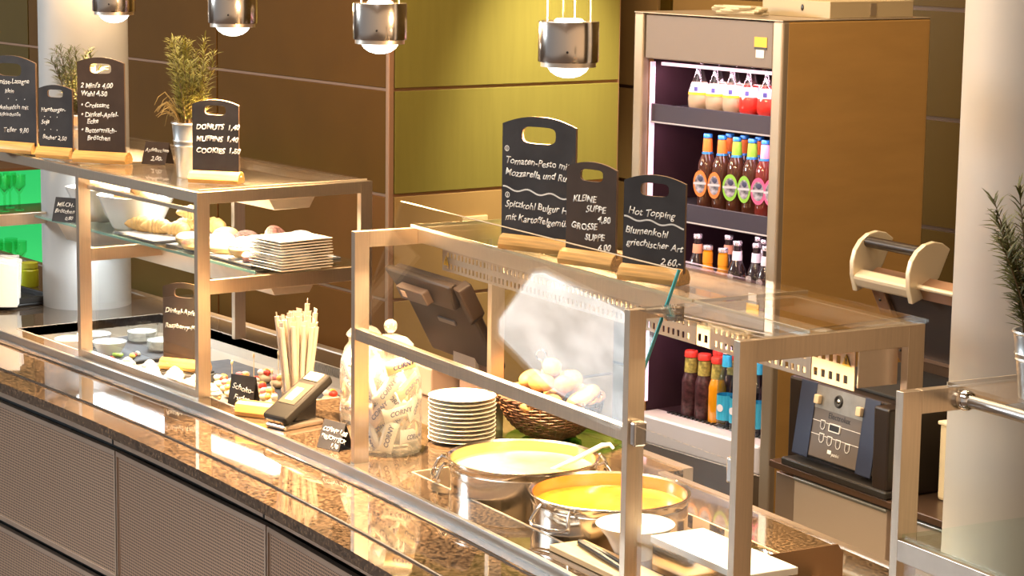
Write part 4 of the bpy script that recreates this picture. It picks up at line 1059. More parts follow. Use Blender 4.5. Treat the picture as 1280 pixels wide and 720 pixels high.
# ------------------------------------------------------------------ plates
M_PLATE = pm('cream_china', (.90, .83, .70), .18, 0, .5)
pp = None
for k in range(11):
    lab = 'round cream plate, %s of the stack beside the candy jar' % (['bottom one'] + ['%s from the bottom' % w_ for w_ in ('second', 'third', 'fourth', 'fifth', 'sixth', 'seventh', 'eighth', 'ninth', 'tenth')] + ['topmost'])[k]
    loc = (-4.765 + random.uniform(-.001, .001), 3.405 + random.uniform(-.001, .001), .9005 + k * .0112)
    if pp is None:
        m = MB(); m.lathe([(0, .002), (.052, .002), (.053, 0), (.058, 0), (.060, .002), (.086, .0085), (.0885, .0095), (.089, .0108), (.087, .011), (.060, .0062), (0, .0055)], 56)
        pp = m.build('dinner_plate', M_PLATE); pp.location = loc
    else:
        q = pp.copy(); COL.objects.link(q); q.location = loc; tag(q, lab, 'plate', 'round plates in the stack'); continue
    tag(pp, lab, 'plate', 'round plates in the stack')
pp = None
for k in range(11):
    lab = 'square cream plate, %s of the stack on the glass shelf' % (['bottom one'] + ['%s from the bottom' % w_ for w_ in ('second', 'third', 'fourth', 'fifth', 'sixth', 'seventh', 'eighth', 'ninth', 'tenth')] + ['topmost'])[k]
    loc = (-5.648 + random.uniform(-.0015, .0015), 3.418 + random.uniform(-.0015, .0015), 1.2448 + k * .0083)
    if pp is None:
        m = MB()
        v = []; f = []
        a, b = .058, .082
        for (w_, z) in ((a, 0), (b - .001, .0042), (b, .0066), (b - .003, .0072), (a, .0034)):
            v += [(-w_, -w_ * 1.12, z), (w_, -w_ * 1.12, z), (w_, w_ * 1.12, z), (-w_, w_ * 1.12, z)]
        for i in range(4):
            for j in range(4): f.append((i * 4 + j, i * 4 + (j + 1) % 4, (i + 1) * 4 + (j + 1) % 4, (i + 1) * 4 + j))
        f += [(3, 2, 1, 0), (16, 17, 18, 19)]
        m._add(v, f); pp = m.build('square_plate', M_PLATE); pp.location = loc; pp.rotation_euler = (0, 0, R(4))
    else:
        q = pp.copy(); COL.objects.link(q); q.location = loc; q.rotation_euler = (0, 0, R(4 + random.uniform(-1, 1))); tag(q, lab, 'plate', 'square plates in the stack'); continue
    tag(pp, lab, 'plate', 'square plates in the stack')

# ------------------------------------------------------------------ candy jars
def candy_bar(w, h, mat, seed):
    """wrapped bar: puffed packet with crimped ends"""
    m = MB(); n = 8
    v = []; f = []
    for i in range(n + 1):
        x = -w / 2 + w * i / n; t = abs(2 * i / n - 1); th_ = .010 * (1 - t ** 6) + .0008; hh = h / 2 * (1 if t > .8 else .92)
        for k in range(8):
            a = 2 * PI * k / 8; v.append((x, math.cos(a) * hh, math.sin(a) * th_))
    for i in range(n):
        for k in range(8): f.append((i * 8 + k, i * 8 + (k + 1) % 8, (i + 1) * 8 + (k + 1) % 8, (i + 1) * 8 + k))
    f += [tuple(range(8)), tuple(range(n * 8, n * 8 + 8))]
    m._add(v, f)
    return m


M_WRAP = [pm('cream_wrapper', (.90, .84, .72), .28, .2), pm('gold_wrapper', (.86, .62, .34), .3, .1), pm('silver_wrapper', (.80, .78, .76), .3, .2), pm('pink_wrapper', (.86, .66, .56), .3, .1)]


def jar(label, x, y, r, h, seed, bars, wl):
    t = thing('glass_jar', label, 'jar', (x, y, .9005), 0, 'ribbed candy jars')
    m = MB(); m.lathe([(0, 0), (r * .95, 0), (r, .006), (r * 1.0, h * .10), (r, h * .55), (r * .97, h * .68), (r * .80, h * .82), (r * .64, h * .88), (r * .64, h * .93), (r * .70, h * .95), (r * .66, h * .955), (r * .60, h * .94), (r * .60, h * .885), (r * .76, h * .815), (r * .93, h * .67), (r * .96, h * .5), (r * .96, .012), (0, .010)], 80, ribs=20, ribamp=.012); m.build('jar_body', M_JAR, t)
    m = MB(); m.lathe([(r * .60, h * .945), (r * .74, h * .955), (r * .74, h * .975), (r * .55, h * 1.03), (r * .25, h * 1.06), (r * .10, h * 1.07), (r * .10, h * 1.085), (0, h * 1.085)], 48); l = m.build('lid', M_JAR, t)
    m = MB(); m.ball((0, 0, h * 1.085 + r * .20), r * .22); m.build('lid_knob', glass_mat('knob_glass', (.92, .90, .84), 1.7, .08, bump=.6, haze=.12), l)
    rnd = random.Random(seed)
    for k in range(bars):
        outer = k < bars * 2 // 3
        n_o = bars * 2 // 3; per = n_o // 3
        if outer:
            ly, q = k // per if per else 0, k % per; a = 2 * PI * (q + .5 * (ly % 2)) / per + rnd.uniform(-.12, .12) - .6; rr = r * .74; z = .048 + ly * h * .215 + rnd.uniform(-.006, .006)
        else:
            a = rnd.uniform(0, 2 * PI); rr = r * .30; z = .05 + h * .58 * (k - n_o) / max(1, bars - n_o)
        mat = M_WRAP[rnd.choice((0, 0, 1, 2, 3, 0))]
        o = candy_bar(.082, .040, mat, seed + k).build('candy_bar', mat)
        rad = Vector((math.cos(a), math.sin(a), rnd.uniform(-.15, .15))).normalized(); tan = Vector((-math.sin(a), math.cos(a), 0)); up = rad.cross(tan); ro = rnd.uniform(-1.3, 1.3)
        xa = tan * math.cos(ro) + up * math.sin(ro); ya = rad.cross(xa)
        o.matrix_world = Matrix(((xa.x, ya.x, rad.x, x + rr * math.cos(a)), (xa.y, ya.y, rad.y, y + rr * math.sin(a)), (xa.z, ya.z, rad.z, .9005 + z), (0, 0, 0, 1)))
        tag(o, wl, 'candy bar', 'wrapped bars in the ' + ('front' if r > .07 else 'rear') + ' jar')
        lt = writing('lettering', [('CORNY', -.026, -.006, .017, 0)], pm('wrapper_blue', (.05, .05, .16), .4), o, shear=.2, wob=0, weight=.03); lt.location = (0, 0, .0108); lt.rotation_euler = (0, 0, 0)
        lt = writing('lettering', [('CORNY', -.026, -.006, .017, 0)], MATS['wrapper_blue'], o, shear=.2, wob=0, weight=.03); lt.location = (0, 0, -.0108); lt.rotation_euler = (PI, 0, 0)
    return t


jar('large ribbed glass jar of wrapped bars right of the steel post', -4.775, 3.185, .080, .285, 51, 33, 'wrapped cereal bar in the jar beside the plates')
jar('ribbed glass jar of wrapped bars behind the steel post, right of the card reader', -5.100, 3.315, .064, .25, 57, 27, 'wrapped bar in the jar behind the steel post')

# ------------------------------------------------------------------ straws and card reader
sg = thing('straw_glass', 'clear tumbler holding white wrapped straws by the card reader', 'glass', (-5.325, 3.245, .9005))
m = MB(); m.lathe([(0, 0), (.042, 0), (.044, .005), (.047, .105), (.045, .105), (.042, .010), (0, .008)], 40); m.build('tumbler', M_GLASS, sg)
rnd = random.Random(5); first = None
for k in range(24):
    a = k * 2.4; r0 = .031 * math.sqrt((k + .5) / 24); r1 = r0 * 2.0 + .002; h = rnd.uniform(.228, .262) + (.03 if k == 3 else 0)
    m = MB(); m.tube([(0, 0, 0), (0, 0, h)], .0070, 8)
    m.prism([(-.0062, h - .004), (.0062, h - .004), (.0085, h + .014), (-.0075, h + .011)], -.0008, .0008, T(0, 0, 0, PI / 2))
    o = m.build('paper_straw', pm('straw_paper', (.50, .43, .34), .7)); o.location = (-5.325 + r0 * math.cos(a), 3.245 + r0 * math.sin(a), .91)
    d = Vector(((r1 - r0) * math.cos(a), (r1 - r0) * math.sin(a), h)); o.rotation_euler = d.to_track_quat('Z', 'Y').to_euler()
    tag(o, 'white paper-wrapped drinking straw standing in the tumbler', 'straw', 'straws in the tumbler')
cr = thing('card_reader', 'black card payment terminal on a tilted foot before the candy jars', 'card reader', (-5.150, 3.075, .9005), R(10))
m = MB(); m.box(-.04, .04, -.01, .13, 0, .014); m.build('foot', M_STEELX, cr, bevel=.005)
m = MB(); m.prism([(.04, .012), (.12, .012), (.125, .085), (.075, .055)], -.018, .018, Matrix(((0, 0, 1, 0), (1, 0, 0, 0), (0, 1, 0, 0), (0, 0, 0, 1)))); m.build('stem', M_BLACK, cr, bevel=.003)
TR = T(0, .075, .075, R(30))
m = MB(); m.prism([(-.047, -.100), (.047, -.100), (.043, .095), (-.043, .095)], -.016, .014, TR); cbd = m.build('housing', pm('reader_black', (.012, .011, .010), .6, 0, .15), cr, bevel=.009, seg=3)
m = MB(); m.box(-.032, .032, -.045, .040, .0142, .0155, TR); m.build('screen', pm('reader_screen', (.05, .038, .028), .5, 0, .2), cbd)
m = MB(); m.box(-.018, .010, -.03, .02, .0156, .0162, TR); m.build('screen_print', M_PAPER, cbd)
m = MB(); m.box(-.028, .028, .055, .086, .0142, .0170, TR); m.build('receipt_slot', pm('cream_slot', (.75, .60, .38), .4), cbd)
m = MB(); m.box(-.034, .034, -.103, -.092, -.006, .002, TR); m.build('card_slot', M_CHROME, cbd)
# grey collection box behind the jars
gb = thing('collection_box', 'small grey box with round stickers behind the rear candy jar', 'box', mw(-.86, .40, .9005), MA)
m = MB(); m.box(0, .05, 0, .09, 0, .105); m.build('box_body', pm('grey_box', (.42, .38, .36), .45), gb, bevel=.002)
m = MB(); m.box(-.002, .052, -.002, .092, .103, .110); m.build('lid', pm('grey_lid', (.55, .52, .52), .4), gb, bevel=.002)
for (yy, zz, c) in ((.02, .055, (.85, .38, .08)), (.055, .05, (.82, .70, .50))):
    m = MB(); m.lathe([(0, 0), (.015, 0), (.015, .001), (0, .001)], 18, T(.0502, yy, zz, 0, PI / 2)); m.build('sticker', pm('sticker%d' % int(zz * 1000), c, .5), gb)

# ------------------------------------------------------------------ till behind the case
tl = thing('cash_register', 'dark touchscreen till seen from behind, leaning over the middle case', 'cash register', mw(-.70, .50, .9005), MA)
SM = Matrix.Translation((0, 0, .395)) @ Matrix.Rotation(R(118), 4, 'X') @ Matrix.Identity(4)
# screen slab: local x along the counter, slab runs from the top edge back and down
ang = math.atan2(.235, .125)
SM = Matrix.Translation((0, -.01, .385)) @ Matrix.Rotation(-ang, 4, 'X')
m = MB(); m.box(0, .40, 0, .285, -.030, .0, SM); scn = m.build('screen_housing', pm('till_shell', (.022, .013, .009), .5, 0, .2), tl, bevel=.012, seg=3)
m = MB(); m.prism([(.0, -.012), (.40, -.012), (.36, .075), (.05, .075)], -.055, -.028, SM); m.build('top_bulge', pm('till_plastic', (.026, .016, .011), .4, 0, .3), scn, bevel=.010, seg=3)
m = MB(); m.box(.09, .25, .020, .062, -.078, -.052, SM); cd = m.build('customer_display', pm('brown_grey_display', (.10, .065, .048), .35), scn, bevel=.004)
m = MB(); m.box(.115, .14, .030, .050, -.0795, -.0775, SM); m.build('display_lamp', pm('display_lamp', (.85, .62, .45), .3), cd)
m = MB(); m.box(.17, .27, .135, .150, -.036, -.029, SM); m.build('vent_slot', pm('till_vent', (.12, .10, .10), .4), scn, bevel=.002)
m = MB(); m.prism([(.395, -.005), (.425, .005), (.425, .10), (.395, .12)], -.045, .0, SM); m.build('card_swipe', pm('till_shell', (.022, .013, .009), .5, 0, .2), scn, bevel=.005)
m = MB(); m.box(.13, .30, .05, .20, .0, .012); m.build('foot', M_BROWNPL, tl, bevel=.005)
m = MB(); m.box(.16, .27, .10, .15, .012, .22); m.build('neck', pm('till_neck', (.30, .20, .15), .4), tl, bevel=.006)
m = MB(); m.box(.15, .28, .085, .099, .09, .16); m.build('neck_plate', pm('till_neck_plate', (.32, .28, .25), .4), tl, bevel=.003)
rp = thing('receipt_printer', 'brown receipt printer at the foot of the till', 'printer', mw(-.835, .54, .9005), MA)
m = MB(); m.prism([(0, 0), (.15, 0), (.15, .05), (.10, .085), (0, .085)], 0, .24, T(0, 0, 0, PI / 2, 0, PI / 2)); m.build('housing', pm('printer_shell', (.34, .24, .19), .4), rp, bevel=.005)
for k in range(2):
    m = MB(); m.box(.04 + k * .10, .10 + k * .10, .03, .075, .0855, .0875); m.build('slot', M_BLACK, rp)
cbl = MB(); cbl.tube([(0, 0, .006), (.05, .03, .03), (.12, .01, .045), (.18, .04, .02), (.22, .06, .006)], .006, 8); o = cbl.build('till_cable', M_BLACK); o.location = mw(-.95, .52, .9005); o.rotation_euler = (0, 0, MA); tag(o, 'black cable looping on the counter left of the till', 'cable')

# ------------------------------------------------------------------ bread basket on a green glass plate
gpz = thing('glass_plate', 'green glass plate under the wicker bread basket', 'plate', (-4.60, 3.62, .9005))
m = MB(); m.lathe([(0, 0), (.12, 0), (.155, .010), (.157, .013), (.12, .006), (0, .005)], 48); m.build('plate_body', M_GREENG, gpz)
BX, BY = -4.655, 3.615
bk_ = thing('wicker_basket', 'round brown wicker basket heaped with bread rolls', 'basket', (BX, BY, .9055))
m = MB(); pr_ = []
for k in range(9): f = k / 8; pr_.append((.055 + .080 * math.sin(f * PI / 2), .004 + .105 * f ** 1.3))
m.lathe([(0, .004)] + pr_ + [(.130, .110)] + [(r - .006, z + .004) for r, z in reversed(pr_)] + [(0, .01)], 40); m.build('basket_shell', pm('basket_core', (.045, .02, .01), .8), bk_)
rnd = random.Random(9)
m = MB()
for q in range(17):
    f = q / 16; r = .056 + .080 * math.sin(f * PI / 2) + .001; z = .006 + .105 * f ** 1.3; ph = (q % 2) * PI
    m.tube([(math.cos(a_ * PI / 36) * (r + .0022 * math.cos(18 * a_ * PI / 36 + ph)), math.sin(a_ * PI / 36) * (r + .0022 * math.cos(18 * a_ * PI / 36 + ph)), z + .0015 * math.sin(7 * a_ * PI / 36 + q)) for a_ in range(72)], .0026, 5, closed=True)
m.build('weave', M_WICKER, bk_)
m = MB()
for q in range(36):
    a = 2 * PI * q / 36; m.tube([(math.cos(a) * (.057 + .080 * math.sin(f * PI / 2) + .0015), math.sin(a) * (.057 + .080 * math.sin(f * PI / 2) + .0015), .006 + .105 * f ** 1.3) for f in (0, .2, .4, .6, .8, 1)], .0022, 5)
m.build('stakes', M_WICKER, bk_)
m = MB()
for w_ in range(2): m.tube([(math.cos(a_ * PI / 40) * (.136 + .004 * math.cos(12 * a_ * PI / 40 + w_ * PI)), math.sin(a_ * PI / 40) * (.136 + .004 * math.cos(12 * a_ * PI / 40 + w_ * PI)), .112 + .004 * math.sin(12 * a_ * PI / 40 + w_ * PI)) for a_ in range(80)], .0042, 6, closed=True)
m.build('braided_rim', M_WICKER, bk_)
rnd = random.Random(4)
rolls = [(-.085, -.045, .125), (-.06, .055, .125), (.0, -.09, .122), (.075, -.06, .122), (.095, .02, .125), (.05, .085, .125), (-.01, .02, .128), (-.055, -.03, .162), (-.045, .04, .165), (.015, -.045, .165), (.06, -.005, .165), (.025, .045, .168), (-.095, .01, .130), (.0, .0, .200), (.05, -.10, .118), (-.015, .095, .125)]
pos = ['front left', 'rear left', 'front', 'front right', 'right', 'rear right', 'middle', 'upper left', 'upper rear left', 'upper front', 'upper right', 'upper rear', 'far left', 'crown', 'low front right', 'far rear']
for k, (x, y, z) in enumerate(rolls):
    m = MB(); m.ball((0, 0, 0), (.036, .028, .023), None, 18, 10, .05, k)
    o = m.build('bread_roll', M_ROLL); o.location = (BX + x, BY + y, .9055 + z - .012); o.rotation_euler = (rnd.uniform(-.5, .5), rnd.uniform(-.4, .4), rnd.uniform(0, 6))
    tag(o, 'golden bread roll in the wicker basket, %s of the heap' % pos[k], 'bread roll', 'bread rolls in the basket')
tg2 = thing('basket_tongs', 'wire tongs with a ring handle stuck in the bread rolls', 'tongs', (BX - .035, BY - .01, 1.075))
m = MB(); m.torus(.014, .0022, T(0, 0, .045, PI / 2, 0, R(35)), 22, 6); m.build('ring', M_CHROME, tg2)
m = MB(); m.tube([(0, 0, .031), (.004, .004, .01), (.015, .01, -.02)], .0022, 6); m.build('shank', M_CHROME, tg2)

# ------------------------------------------------------------------ pastries on the glass shelf
SZ = 1.2448


def slate(label, x, y, w, d, rz=0):
    t = thing('slate_tray', label, 'tray', (x, y, SZ), rz, 'slate trays on the glass shelf')
    m = MB(); m.box(-w / 2, w / 2, -d / 2, d / 2, .0, .006); m.build('slab', M_SLATETRAY, t, bevel=.001)
    m = MB(); m.box(-w / 2 + .01, w / 2 - .01, -d / 2 + .01, d / 2 - .01, .0062, .0068); m.build('paper_liner', pm('printed_paper', (.80, .78, .76), .6, noise=.3, nscale=60), t)
    return t


slate('slate tray under the croissants on the glass shelf', -6.42, 3.45, .27, .28)
slate('slate tray under the donuts and berliners, left of the square plates', -5.97, 3.475, .52, .31)
TZ = SZ + .007


def croissant(label, x, y, rz, z=TZ, s=1.0, tilt=0):
    m = MB(); pts = []; rs = []
    for k in range(33):
        f = k / 32; a = -1.15 + 2.3 * f
        pts.append((math.sin(a) * .055 * s, (1 - math.cos(a)) * -.055 * s + .012, .024 * s))
        env = math.sin(PI * f) ** .65; seg = .82 + .18 * abs(math.sin(PI * f * 6.5)); rs.append(max(.003, .027 * s * env * seg))
    m.tube(pts, rs, 14)
    o = m.build('croissant', M_BREAD, ang=60); o.location = (x, y, z); o.rotation_euler = (tilt, 0, rz)
    return tag(o, label, 'croissant', 'croissants on the glass shelf')


croissant('croissant at the left end of the row before the white bowl', -6.50, 3.375, R(20))
croissant('croissant second from left in the front row', -6.425, 3.395, R(30))
croissant('croissant third in the row, right next to the sugared donut', -6.345, 3.42, R(25), s=.95)
croissant('croissant behind the front row, by the left rear post', -6.43, 3.52, R(15), TZ + .002)
croissant('croissant lying on the rear row behind the sugared donut', -6.35, 3.545, R(40), TZ + .002)
croissant('croissant stacked on top of the rear croissants', -6.385, 3.50, R(35), TZ + .043, .95)


def berliner(label, x, y, z, r, top, rot=(0, 0, 0), base=M_DOUGH, nm='berliner', h=.62):
    t = thing(nm, label, 'pastry', (x, y, z), 0, 'filled pastries on the slate tray', rot)
    m = MB(); m.ball((0, 0, r * h), (r, r, r * h), None, 22, 12, .015, int(x * 100)); m.build('dough', base, t, ang=60)
    m = MB()
    prof = []
    for k in range(8): a = k / 7 * R(72); prof.append((math.sin(a) * (r + .001), r * h + math.cos(a) * (r * h + .0012)))
    m.lathe(list(reversed(prof)), 24); m.build('topping', top, t, ang=60)
    return t


def donut(label, x, y, z, r, top, rot=(0, 0, 0), base=M_DOUGH):
    t = thing('donut', label, 'donut', (x, y, z), 0, 'donuts on the slate tray', rot)
    m = MB(); m.torus(r * .58, r * .42, T(0, 0, r * .36), 28, 12, zs=.85); m.build('ring', base, t, ang=60)
    m = MB(); v = []; f = []
    nu, nv = 28, 7
    for i in range(nu):
        for j in range(nv):
            a = 2 * PI * i / nu; b = R(15) + R(150) * j / (nv - 1); rr = r * .58 + (r * .42 + .0012) * math.cos(b); v.append((rr * math.cos(a), rr * math.sin(a), r * .36 + .85 * (r * .42 + .0012) * math.sin(b)))
    for i in range(nu):
        for j in range(nv - 1): f.append((i * nv + j, ((i + 1) % nu) * nv + j, ((i + 1) % nu) * nv + j + 1, i * nv + j + 1))
    m._add(v, f); m.build('icing', top, t, ang=60)
    return t


donut('sugar-dusted donut at the left front of the slate tray', -6.165, 3.375, TZ, .050, M_SUGAR)
berliner('sugared berliner behind the steel post', -6.02, 3.40, TZ, .042, M_SUGAR)
donut('dark chocolate-crumb donut low behind the steel post', -6.075, 3.335, TZ, .040, M_CHOC)
donut('chocolate-crumb donut leaning in the middle of the tray', -6.05, 3.50, TZ + .002, .045, M_CHOC, (R(20), R(25), 0))
donut('donut tipped on edge showing its golden side', -6.01, 3.575, TZ + .008, .050, M_PINKCR, (R(-10), R(55), R(15)))
berliner('plain golden bun behind the chocolate donuts', -6.12, 3.47, TZ, .042, M_BREAD)
berliner('large white-sugared berliner at the front of the tray', -5.82, 3.365, TZ, .052, M_SUGAR)
berliner('white-sugared berliner behind the front one, left of the plates', -5.86, 3.50, TZ, .048, M_SUGAR)
berliner('white-sugared berliner at the rear right of the tray', -5.875, 3.59, TZ + .002, .048, M_SUGAR)
donut('pink-crumb donut against the stack of square plates', -5.755, 3.36, TZ, .040, M_PINKCR, base=M_PINKCR)
ec = thing('eclair', 'golden eclair lying before the chocolate donut', 'pastry', (-5.93, 3.36, TZ), R(35))
m = MB(); m.tube([(-.062, 0, .018), (-.055, 0, .019), (-.03, 0, .021), (0, 0, .022), (.03, 0, .021), (.055, 0, .019), (.062, 0, .018)], [.006, .014, .020, .021, .020, .014, .006], 14); m.build('dough', M_DOUGH, ec, ang=60)
m = MB(); m.tube([(-.045, 0, .031), (0, 0, .035), (.045, 0, .031)], [.010, .014, .010], 12); m.build('glaze', pm('sugar_glaze', (.80, .58, .30), .25), ec, ang=60)


def square_bowl(label, x, y, rz, s=1.0):
    t = thing('square_bowl', label, 'bowl', (x, y, SZ), rz, 'white square bowls')
    m = MB(); v = []; f = []; n = 28; lv = [(0, .0), (.052, 0), (.058, .004), (.076, .045), (.096, .098), (.098, .100), (.093, .100), (.072, .047), (.052, .010), (0, .008)]
    for (r, z) in lv:
        for k in range(n):
            a = 2 * PI * k / n; c = math.cos(a); q = math.sin(a); p = 3.6; rr = r / (abs(c) ** p + abs(q) ** p) ** (1 / p)
            v.append((rr * c * s, rr * q * s, z * s))
    for i in range(len(lv) - 1):
        for k in range(n): f.append((i * n + k, i * n + (k + 1) % n, (i + 1) * n + (k + 1) % n, (i + 1) * n + k))
    m._add(v, f); m.build('bowl_body', M_WHITE, t, ang=50)
    return t


square_bowl('white square bowl of rolls in front, behind the sliding glass', -6.615, 3.42, R(12), 1.12)
square_bowl('white square bowl of pastries farther left, half behind the post', -6.87, 3.43, R(12), 1.12)
for k, (x, y, z, l) in enumerate(((-6.66, 3.40, .092, 'left'), (-6.60, 3.385, .092, 'front'), (-6.565, 3.435, .10, 'right'), (-6.63, 3.465, .098, 'rear'), (-6.595, 3.43, .125, 'top'))):
    m = MB(); m.ball((0, 0, 0), (.041, .037, .032), None, 16, 10, .03, k + 20); o = m.build('bread_roll', M_ROLL); o.location = (x, y, SZ + z); o.rotation_euler = (random.uniform(-.3, .3), .1 * k, k)
    tag(o, 'pale bread roll in the front white bowl, %s one' % l, 'bread roll', 'rolls in the white bowl')
for k, (x, y, z, l) in enumerate(((-6.90, 3.41, .098, 'left'), (-6.84, 3.40, .10, 'right'), (-6.87, 3.45, .105, 'rear'))):
    m = MB(); m.tube([(-.05, 0, 0), (-.03, .004, .004), (0, .006, .006), (.03, .004, .004), (.05, 0, 0)], [.006, .020, .025, .020, .006], 12); o = m.build('milk_roll', M_BREAD, ang=60); o.location = (x, y, SZ + z); o.rotation_euler = (0, .1, k * .5 + .3)
    tag(o, 'golden milk roll in the far white bowl, %s one' % l, 'milk roll', 'milk rolls in the far bowl')

# ------------------------------------------------------------------ cold well: bowls, jars, cakes and fruit skewers
WZ = .8385


def lined(label, x, y, w, d, rz=0):
    o = MB().box(-w / 2, w / 2, -d / 2, d / 2, 0, .006).build('serving_tray', M_SLATETRAY, bevel=.001); o.location = (x, y, WZ); o.rotation_euler = (0, 0, rz)
    return tag(o, label, 'tray', 'trays in the cold well')


lined('dark tray under the white dip bowls in the cold well', -6.66, 3.36, .40, .40)
lined('dark tray under the cream pastries and fruit skewers', -5.90, 3.37, .84, .44)
gd = thing('glass_divider', 'clear upright glass divider between the dip bowls and the cakes', 'divider', (-6.43, 3.17, WZ))
m = MB(); m.box(-.003, .003, 0, .40, .0, .085); m.build('pane', M_GLASS, gd)
m = MB(); m.box(-.006, .006, 0, .40, .0, .010); m.build('foot_rail', M_BLACK, gd)
for k, (x, y, l) in enumerate(((-6.72, 3.235, 'nearest the steel edge'), (-6.76, 3.335, 'rear left'), (-6.61, 3.315, 'right'))):
    t = thing('dip_bowl', 'small white dip bowl in the cold well, %s' % l, 'bowl', (x, y, WZ + .0065), 0, 'white dip bowls')
    m = MB(); m.lathe([(0, 0), (.035, 0), (.052, .030), (.056, .040), (.054, .041), (.048, .030), (.032, .006), (0, .005)], 36); m.build('bowl_body', M_WHITE, t)
    m = MB(); m.lathe([(0, .034), (.025, .0345), (.048, .032), (.048, .026), (0, .026)], 26); m.build('dip', pm('white_dip%d' % k, [(.80, .42, .24), (.82, .80, .76), (.84, .82, .80)][k], .5, noise=.2, nscale=70), t)
for k, (x, y, l) in enumerate(((-6.74, 3.50, 'left'), (-6.56, 3.48, 'right'))):
    t = thing('dessert_glass', 'clear dessert glass at the back of the cold well, %s one' % l, 'glass', (x, y, WZ + .0065), 0, 'dessert glasses')
    m = MB(); m.lathe([(0, 0), (.045, 0), (.050, .004), (.054, .060), (.052, .060), (.047, .008), (0, .007)], 36); m.build('glass_body', M_GLASS, t)
    m = MB(); m.lathe([(0, .008), (.046, .008), (.049, .036), (.03, .040), (0, .038)], 26); m.build('dessert', pm('pale_dessert', (.84, .78, .68), .5, noise=.2, nscale=50), t)
rnd = random.Random(12)
frc = [(.84, .60, .08), (.75, .08, .05), (.35, .55, .08), (.88, .80, .65)]
for k in range(7):
    x, y = -6.50 + rnd.uniform(-.04, .03), 3.30 + rnd.uniform(-.06, .10)
    c = frc[k % 4]; m = MB(); m.ball((0, 0, 0), (.012, .010, .008), None, 10, 6, .15, k); o = m.build('fruit_piece', pm('fruit%d' % (k % 4), c, .35), ang=60); o.location = (x, y, WZ + .014); tag(o, 'cut fruit piece beside the glass divider', 'fruit', 'fruit by the divider')
k = 0
for (x, y) in ((-6.27, 3.205), (-6.20, 3.245), (-6.13, 3.215), (-6.06, 3.255), (-5.99, 3.215), (-6.16, 3.305), (-6.06, 3.325), (-5.93, 3.26), (-5.88, 3.205), (-5.78, 3.225)):
    t = thing('cream_puff', 'cream-topped pastry in the cold well, %s along the steel edge' % (ordw + ['ninth', 'tenth'])[k], 'pastry', (x, y, WZ + .0065), k * .7, 'cream pastries in the cold well'); k += 1
    m = MB(); m.ball((0, 0, .012), (.033, .030, .014), None, 16, 8, .05, k); m.build('choux', M_DOUGH, t, ang=60)
    m = MB(); m.lathe([(.028, .018), (.031, .024), (.027, .030), (.023, .031), (.024, .036), (.018, .042), (.015, .042), (.014, .047), (.006, .053), (0, .055)], 30, ribs=7, ribamp=.10); m.build('cream', pm('whipped_cream', (.90, .85, .78), .5), t, ang=60)
k = 0
spots = [(-5.93, 3.345), (-5.86, 3.33), (-5.79, 3.30), (-5.72, 3.28), (-5.93, 3.42), (-5.85, 3.41), (-5.77, 3.385), (-5.69, 3.365), (-5.61, 3.33), (-5.93, 3.495), (-5.84, 3.49), (-5.75, 3.47), (-5.66, 3.45), (-5.58, 3.42), (-5.64, 3.245), (-5.56, 3.50)]
pick = {5, 10, 8, 12, 2}
fcols = [(.78, .07, .04), (.88, .55, .06), (.88, .70, .58), (.90, .30, .30), (.84, .42, .10), (.90, .84, .66)]
for (x, y) in spots:
    has = k in pick
    lab = 'fruit canape %s on the dark tray, %s' % ('with a wooden pick' if has else 'without a pick', ['front row left end', 'front row second', 'front row third', 'front row fourth', 'second row left end', 'second row second', 'second row third', 'second row fourth', 'second row right end', 'third row left end', 'third row second', 'third row third', 'third row fourth', 'third row right end', 'by the price card', 'rear right corner'][k])
    t = thing('fruit_canape', lab, 'canape', (x, y, WZ + .0065), k * 1.1, 'fruit canapes in the cold well')
    m = MB(); m.ball((0, 0, .014), (.026, .023, .015), None, 14, 8, .06, k); m.build('bread_base', pm('canape_bread', (.84, .62, .36), .6, noise=.25, nscale=60), t, ang=60)
    for j in range(3):
        a = j * 2.1 + k; c = fcols[(k * 2 + j) % 6]; m = MB(); m.ball((math.cos(a) * .012, math.sin(a) * .012, .032), (.013, .011, .010), None, 12, 7, .1, k + j); m.build('fruit_piece', pm('canape_fruit%d' % ((k * 2 + j) % 6), c, .3, 0, .5), t, ang=60)
    if has:
        m = MB(); m.tube([(0, 0, .03), (.001, 0, .10)], .0013, 6); pk = m.build('pick', pm('bamboo', (.85, .66, .38), .5), t)
        m = MB(); m.ball((.001, 0, .106), (.0035, .0035, .008)); m.build('pick_knot', MATS['bamboo'], pk)
    k += 1

# ------------------------------------------------------------------ far left: lit green shelf, napkins, bottles
gs = thing('glass_shelf_unit', 'green-lit shelf of glasses beyond the left column', 'shelf', (-9.6, 3.62, 0))
part('back_board', [(-.30, -.28, 0, 1.0, .32, 1.10)], pm('green_lit_board', (.05, .5, .14), .5, emit=(.05, .85, .22), es=.45), gs, 0)
for z in (.60, .905, 1.11):
    part('shelf', [(-.28, 0, 0, 1.0, z - .014, z)], pm('shelf_wood', (.20, .10, .05), .5), gs, .001)
part('side_board', [(-.30, 0, 1.0, 1.02, .0, 1.10)], MATS['shelf_wood'], gs, 0)
part('base_cabinet', [(-.30, 0, 0, 1.0, 0, .32)], M_BROWNPL, gs, 0)
l = area('green_shelf_light', (-9.55, 4.1, 1.08), .3, 1.0, (.15, 1.0, .35), (R(0), R(30), 0)); l.parent = None
M_GDR = pm('green_tinted_glass', (.10, .62, .25), .08, 0, .6)
proto = None
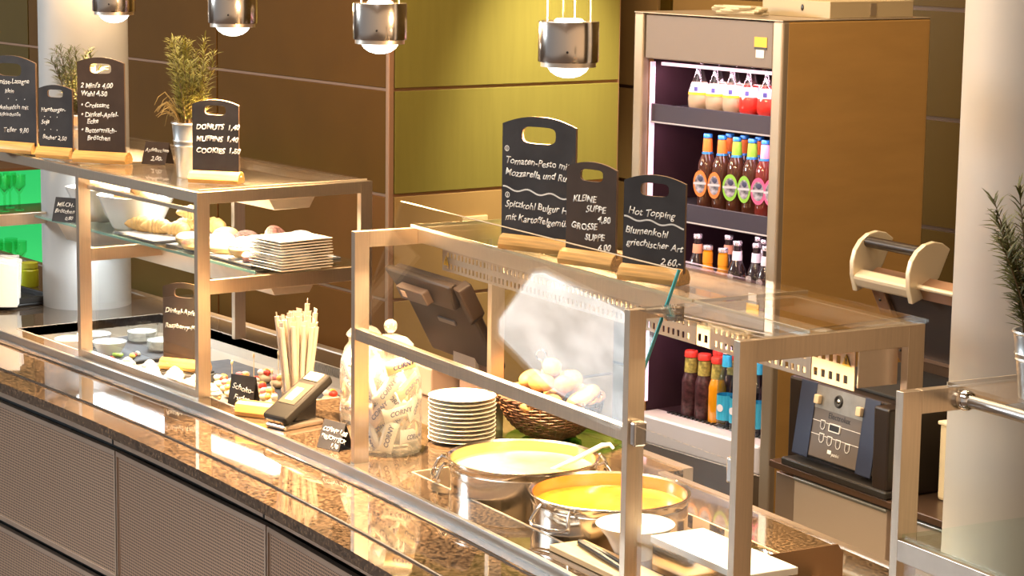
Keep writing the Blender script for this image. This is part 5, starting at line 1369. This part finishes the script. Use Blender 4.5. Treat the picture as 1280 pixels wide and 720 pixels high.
for zi, z in enumerate((.906, .601)):
    for j in range(2):
        for i in range(11):
            loc = (-9.6 - .06 - .10 * j, 3.68 + i * .072, z)
            lab = 'stemmed glass standing on the %s green-lit shelf' % ('upper' if zi == 0 else 'lower')
            if proto is None:
                proto = thing('drinking_glass', lab, 'glass', loc, 0, 'glasses on the green shelf')
                m = MB(); m.lathe([(0, 0), (.022, 0), (.022, .004), (.006, .010), (.005, .075), (.012, .085), (.030, .115), (.031, .165), (.029, .165), (.028, .116), (.0, .088)], 16); m.build('glass_body', glass_mat('stem_glass', (.80, .95, .85)), proto)
            else: dup(proto, loc, 0, lab)
nk = thing('tray', 'black serving tray carrying the napkin stack at the left edge', 'tray', (-7.44, 3.28, .9005), R(4))
m = MB(); m.box(-.16, .16, -.16, .16, 0, .01); m.build('tray_base', M_BLACK, nk, bevel=.004)
m = MB(); m.box(-.16, .16, -.16, -.15, .01, .03); m.box(.15, .16, -.16, .16, .01, .03); m.box(-.16, -.15, -.15, .16, .01, .03); m.box(-.15, .15, .15, .16, .01, .03); m.build('tray_rim', M_BLACK, nk, bevel=.002)
rnd = random.Random(3)
for k in range(9):
    m = MB(); m.prism([(-.05, 0), (.05, 0), (.052, .15 + rnd.uniform(-.01, .012)), (-.048, .16 + rnd.uniform(-.01, .012))], -.004, .004, T(0, 0, 0, PI / 2))
    o = m.build('paper_bag', M_PAPER, bevel=.002); o.location = (-7.30 - .87 * (k - 4) * .0165, 3.262 + .5 * (k - 4) * .0165, .9125); o.rotation_euler = (rnd.uniform(-.03, .03), rnd.uniform(-.08, .08), R(60) + rnd.uniform(-.04, .04))
    tag(o, 'white paper bag standing in the row on the black tray', 'paper bag', 'paper bags on the tray')
jr = thing('lime_jar', 'small lime green jar between the paper bags and the column', 'jar', (-7.68, 3.53, .9005))
m = MB(); m.lathe([(0, 0), (.034, 0), (.036, .004), (.036, .06), (.03, .068), (0, .068)], 24); m.build('jar_body', pm('lime_plastic', (.45, .50, .02), .3), jr)
m = MB(); m.lathe([(0, .069), (.034, .069), (.034, .088), (0, .089)], 24); m.build('lid', pm('lime_lid', (.55, .58, .05), .35), jr)

print('objects', len(bpy.data.objects))
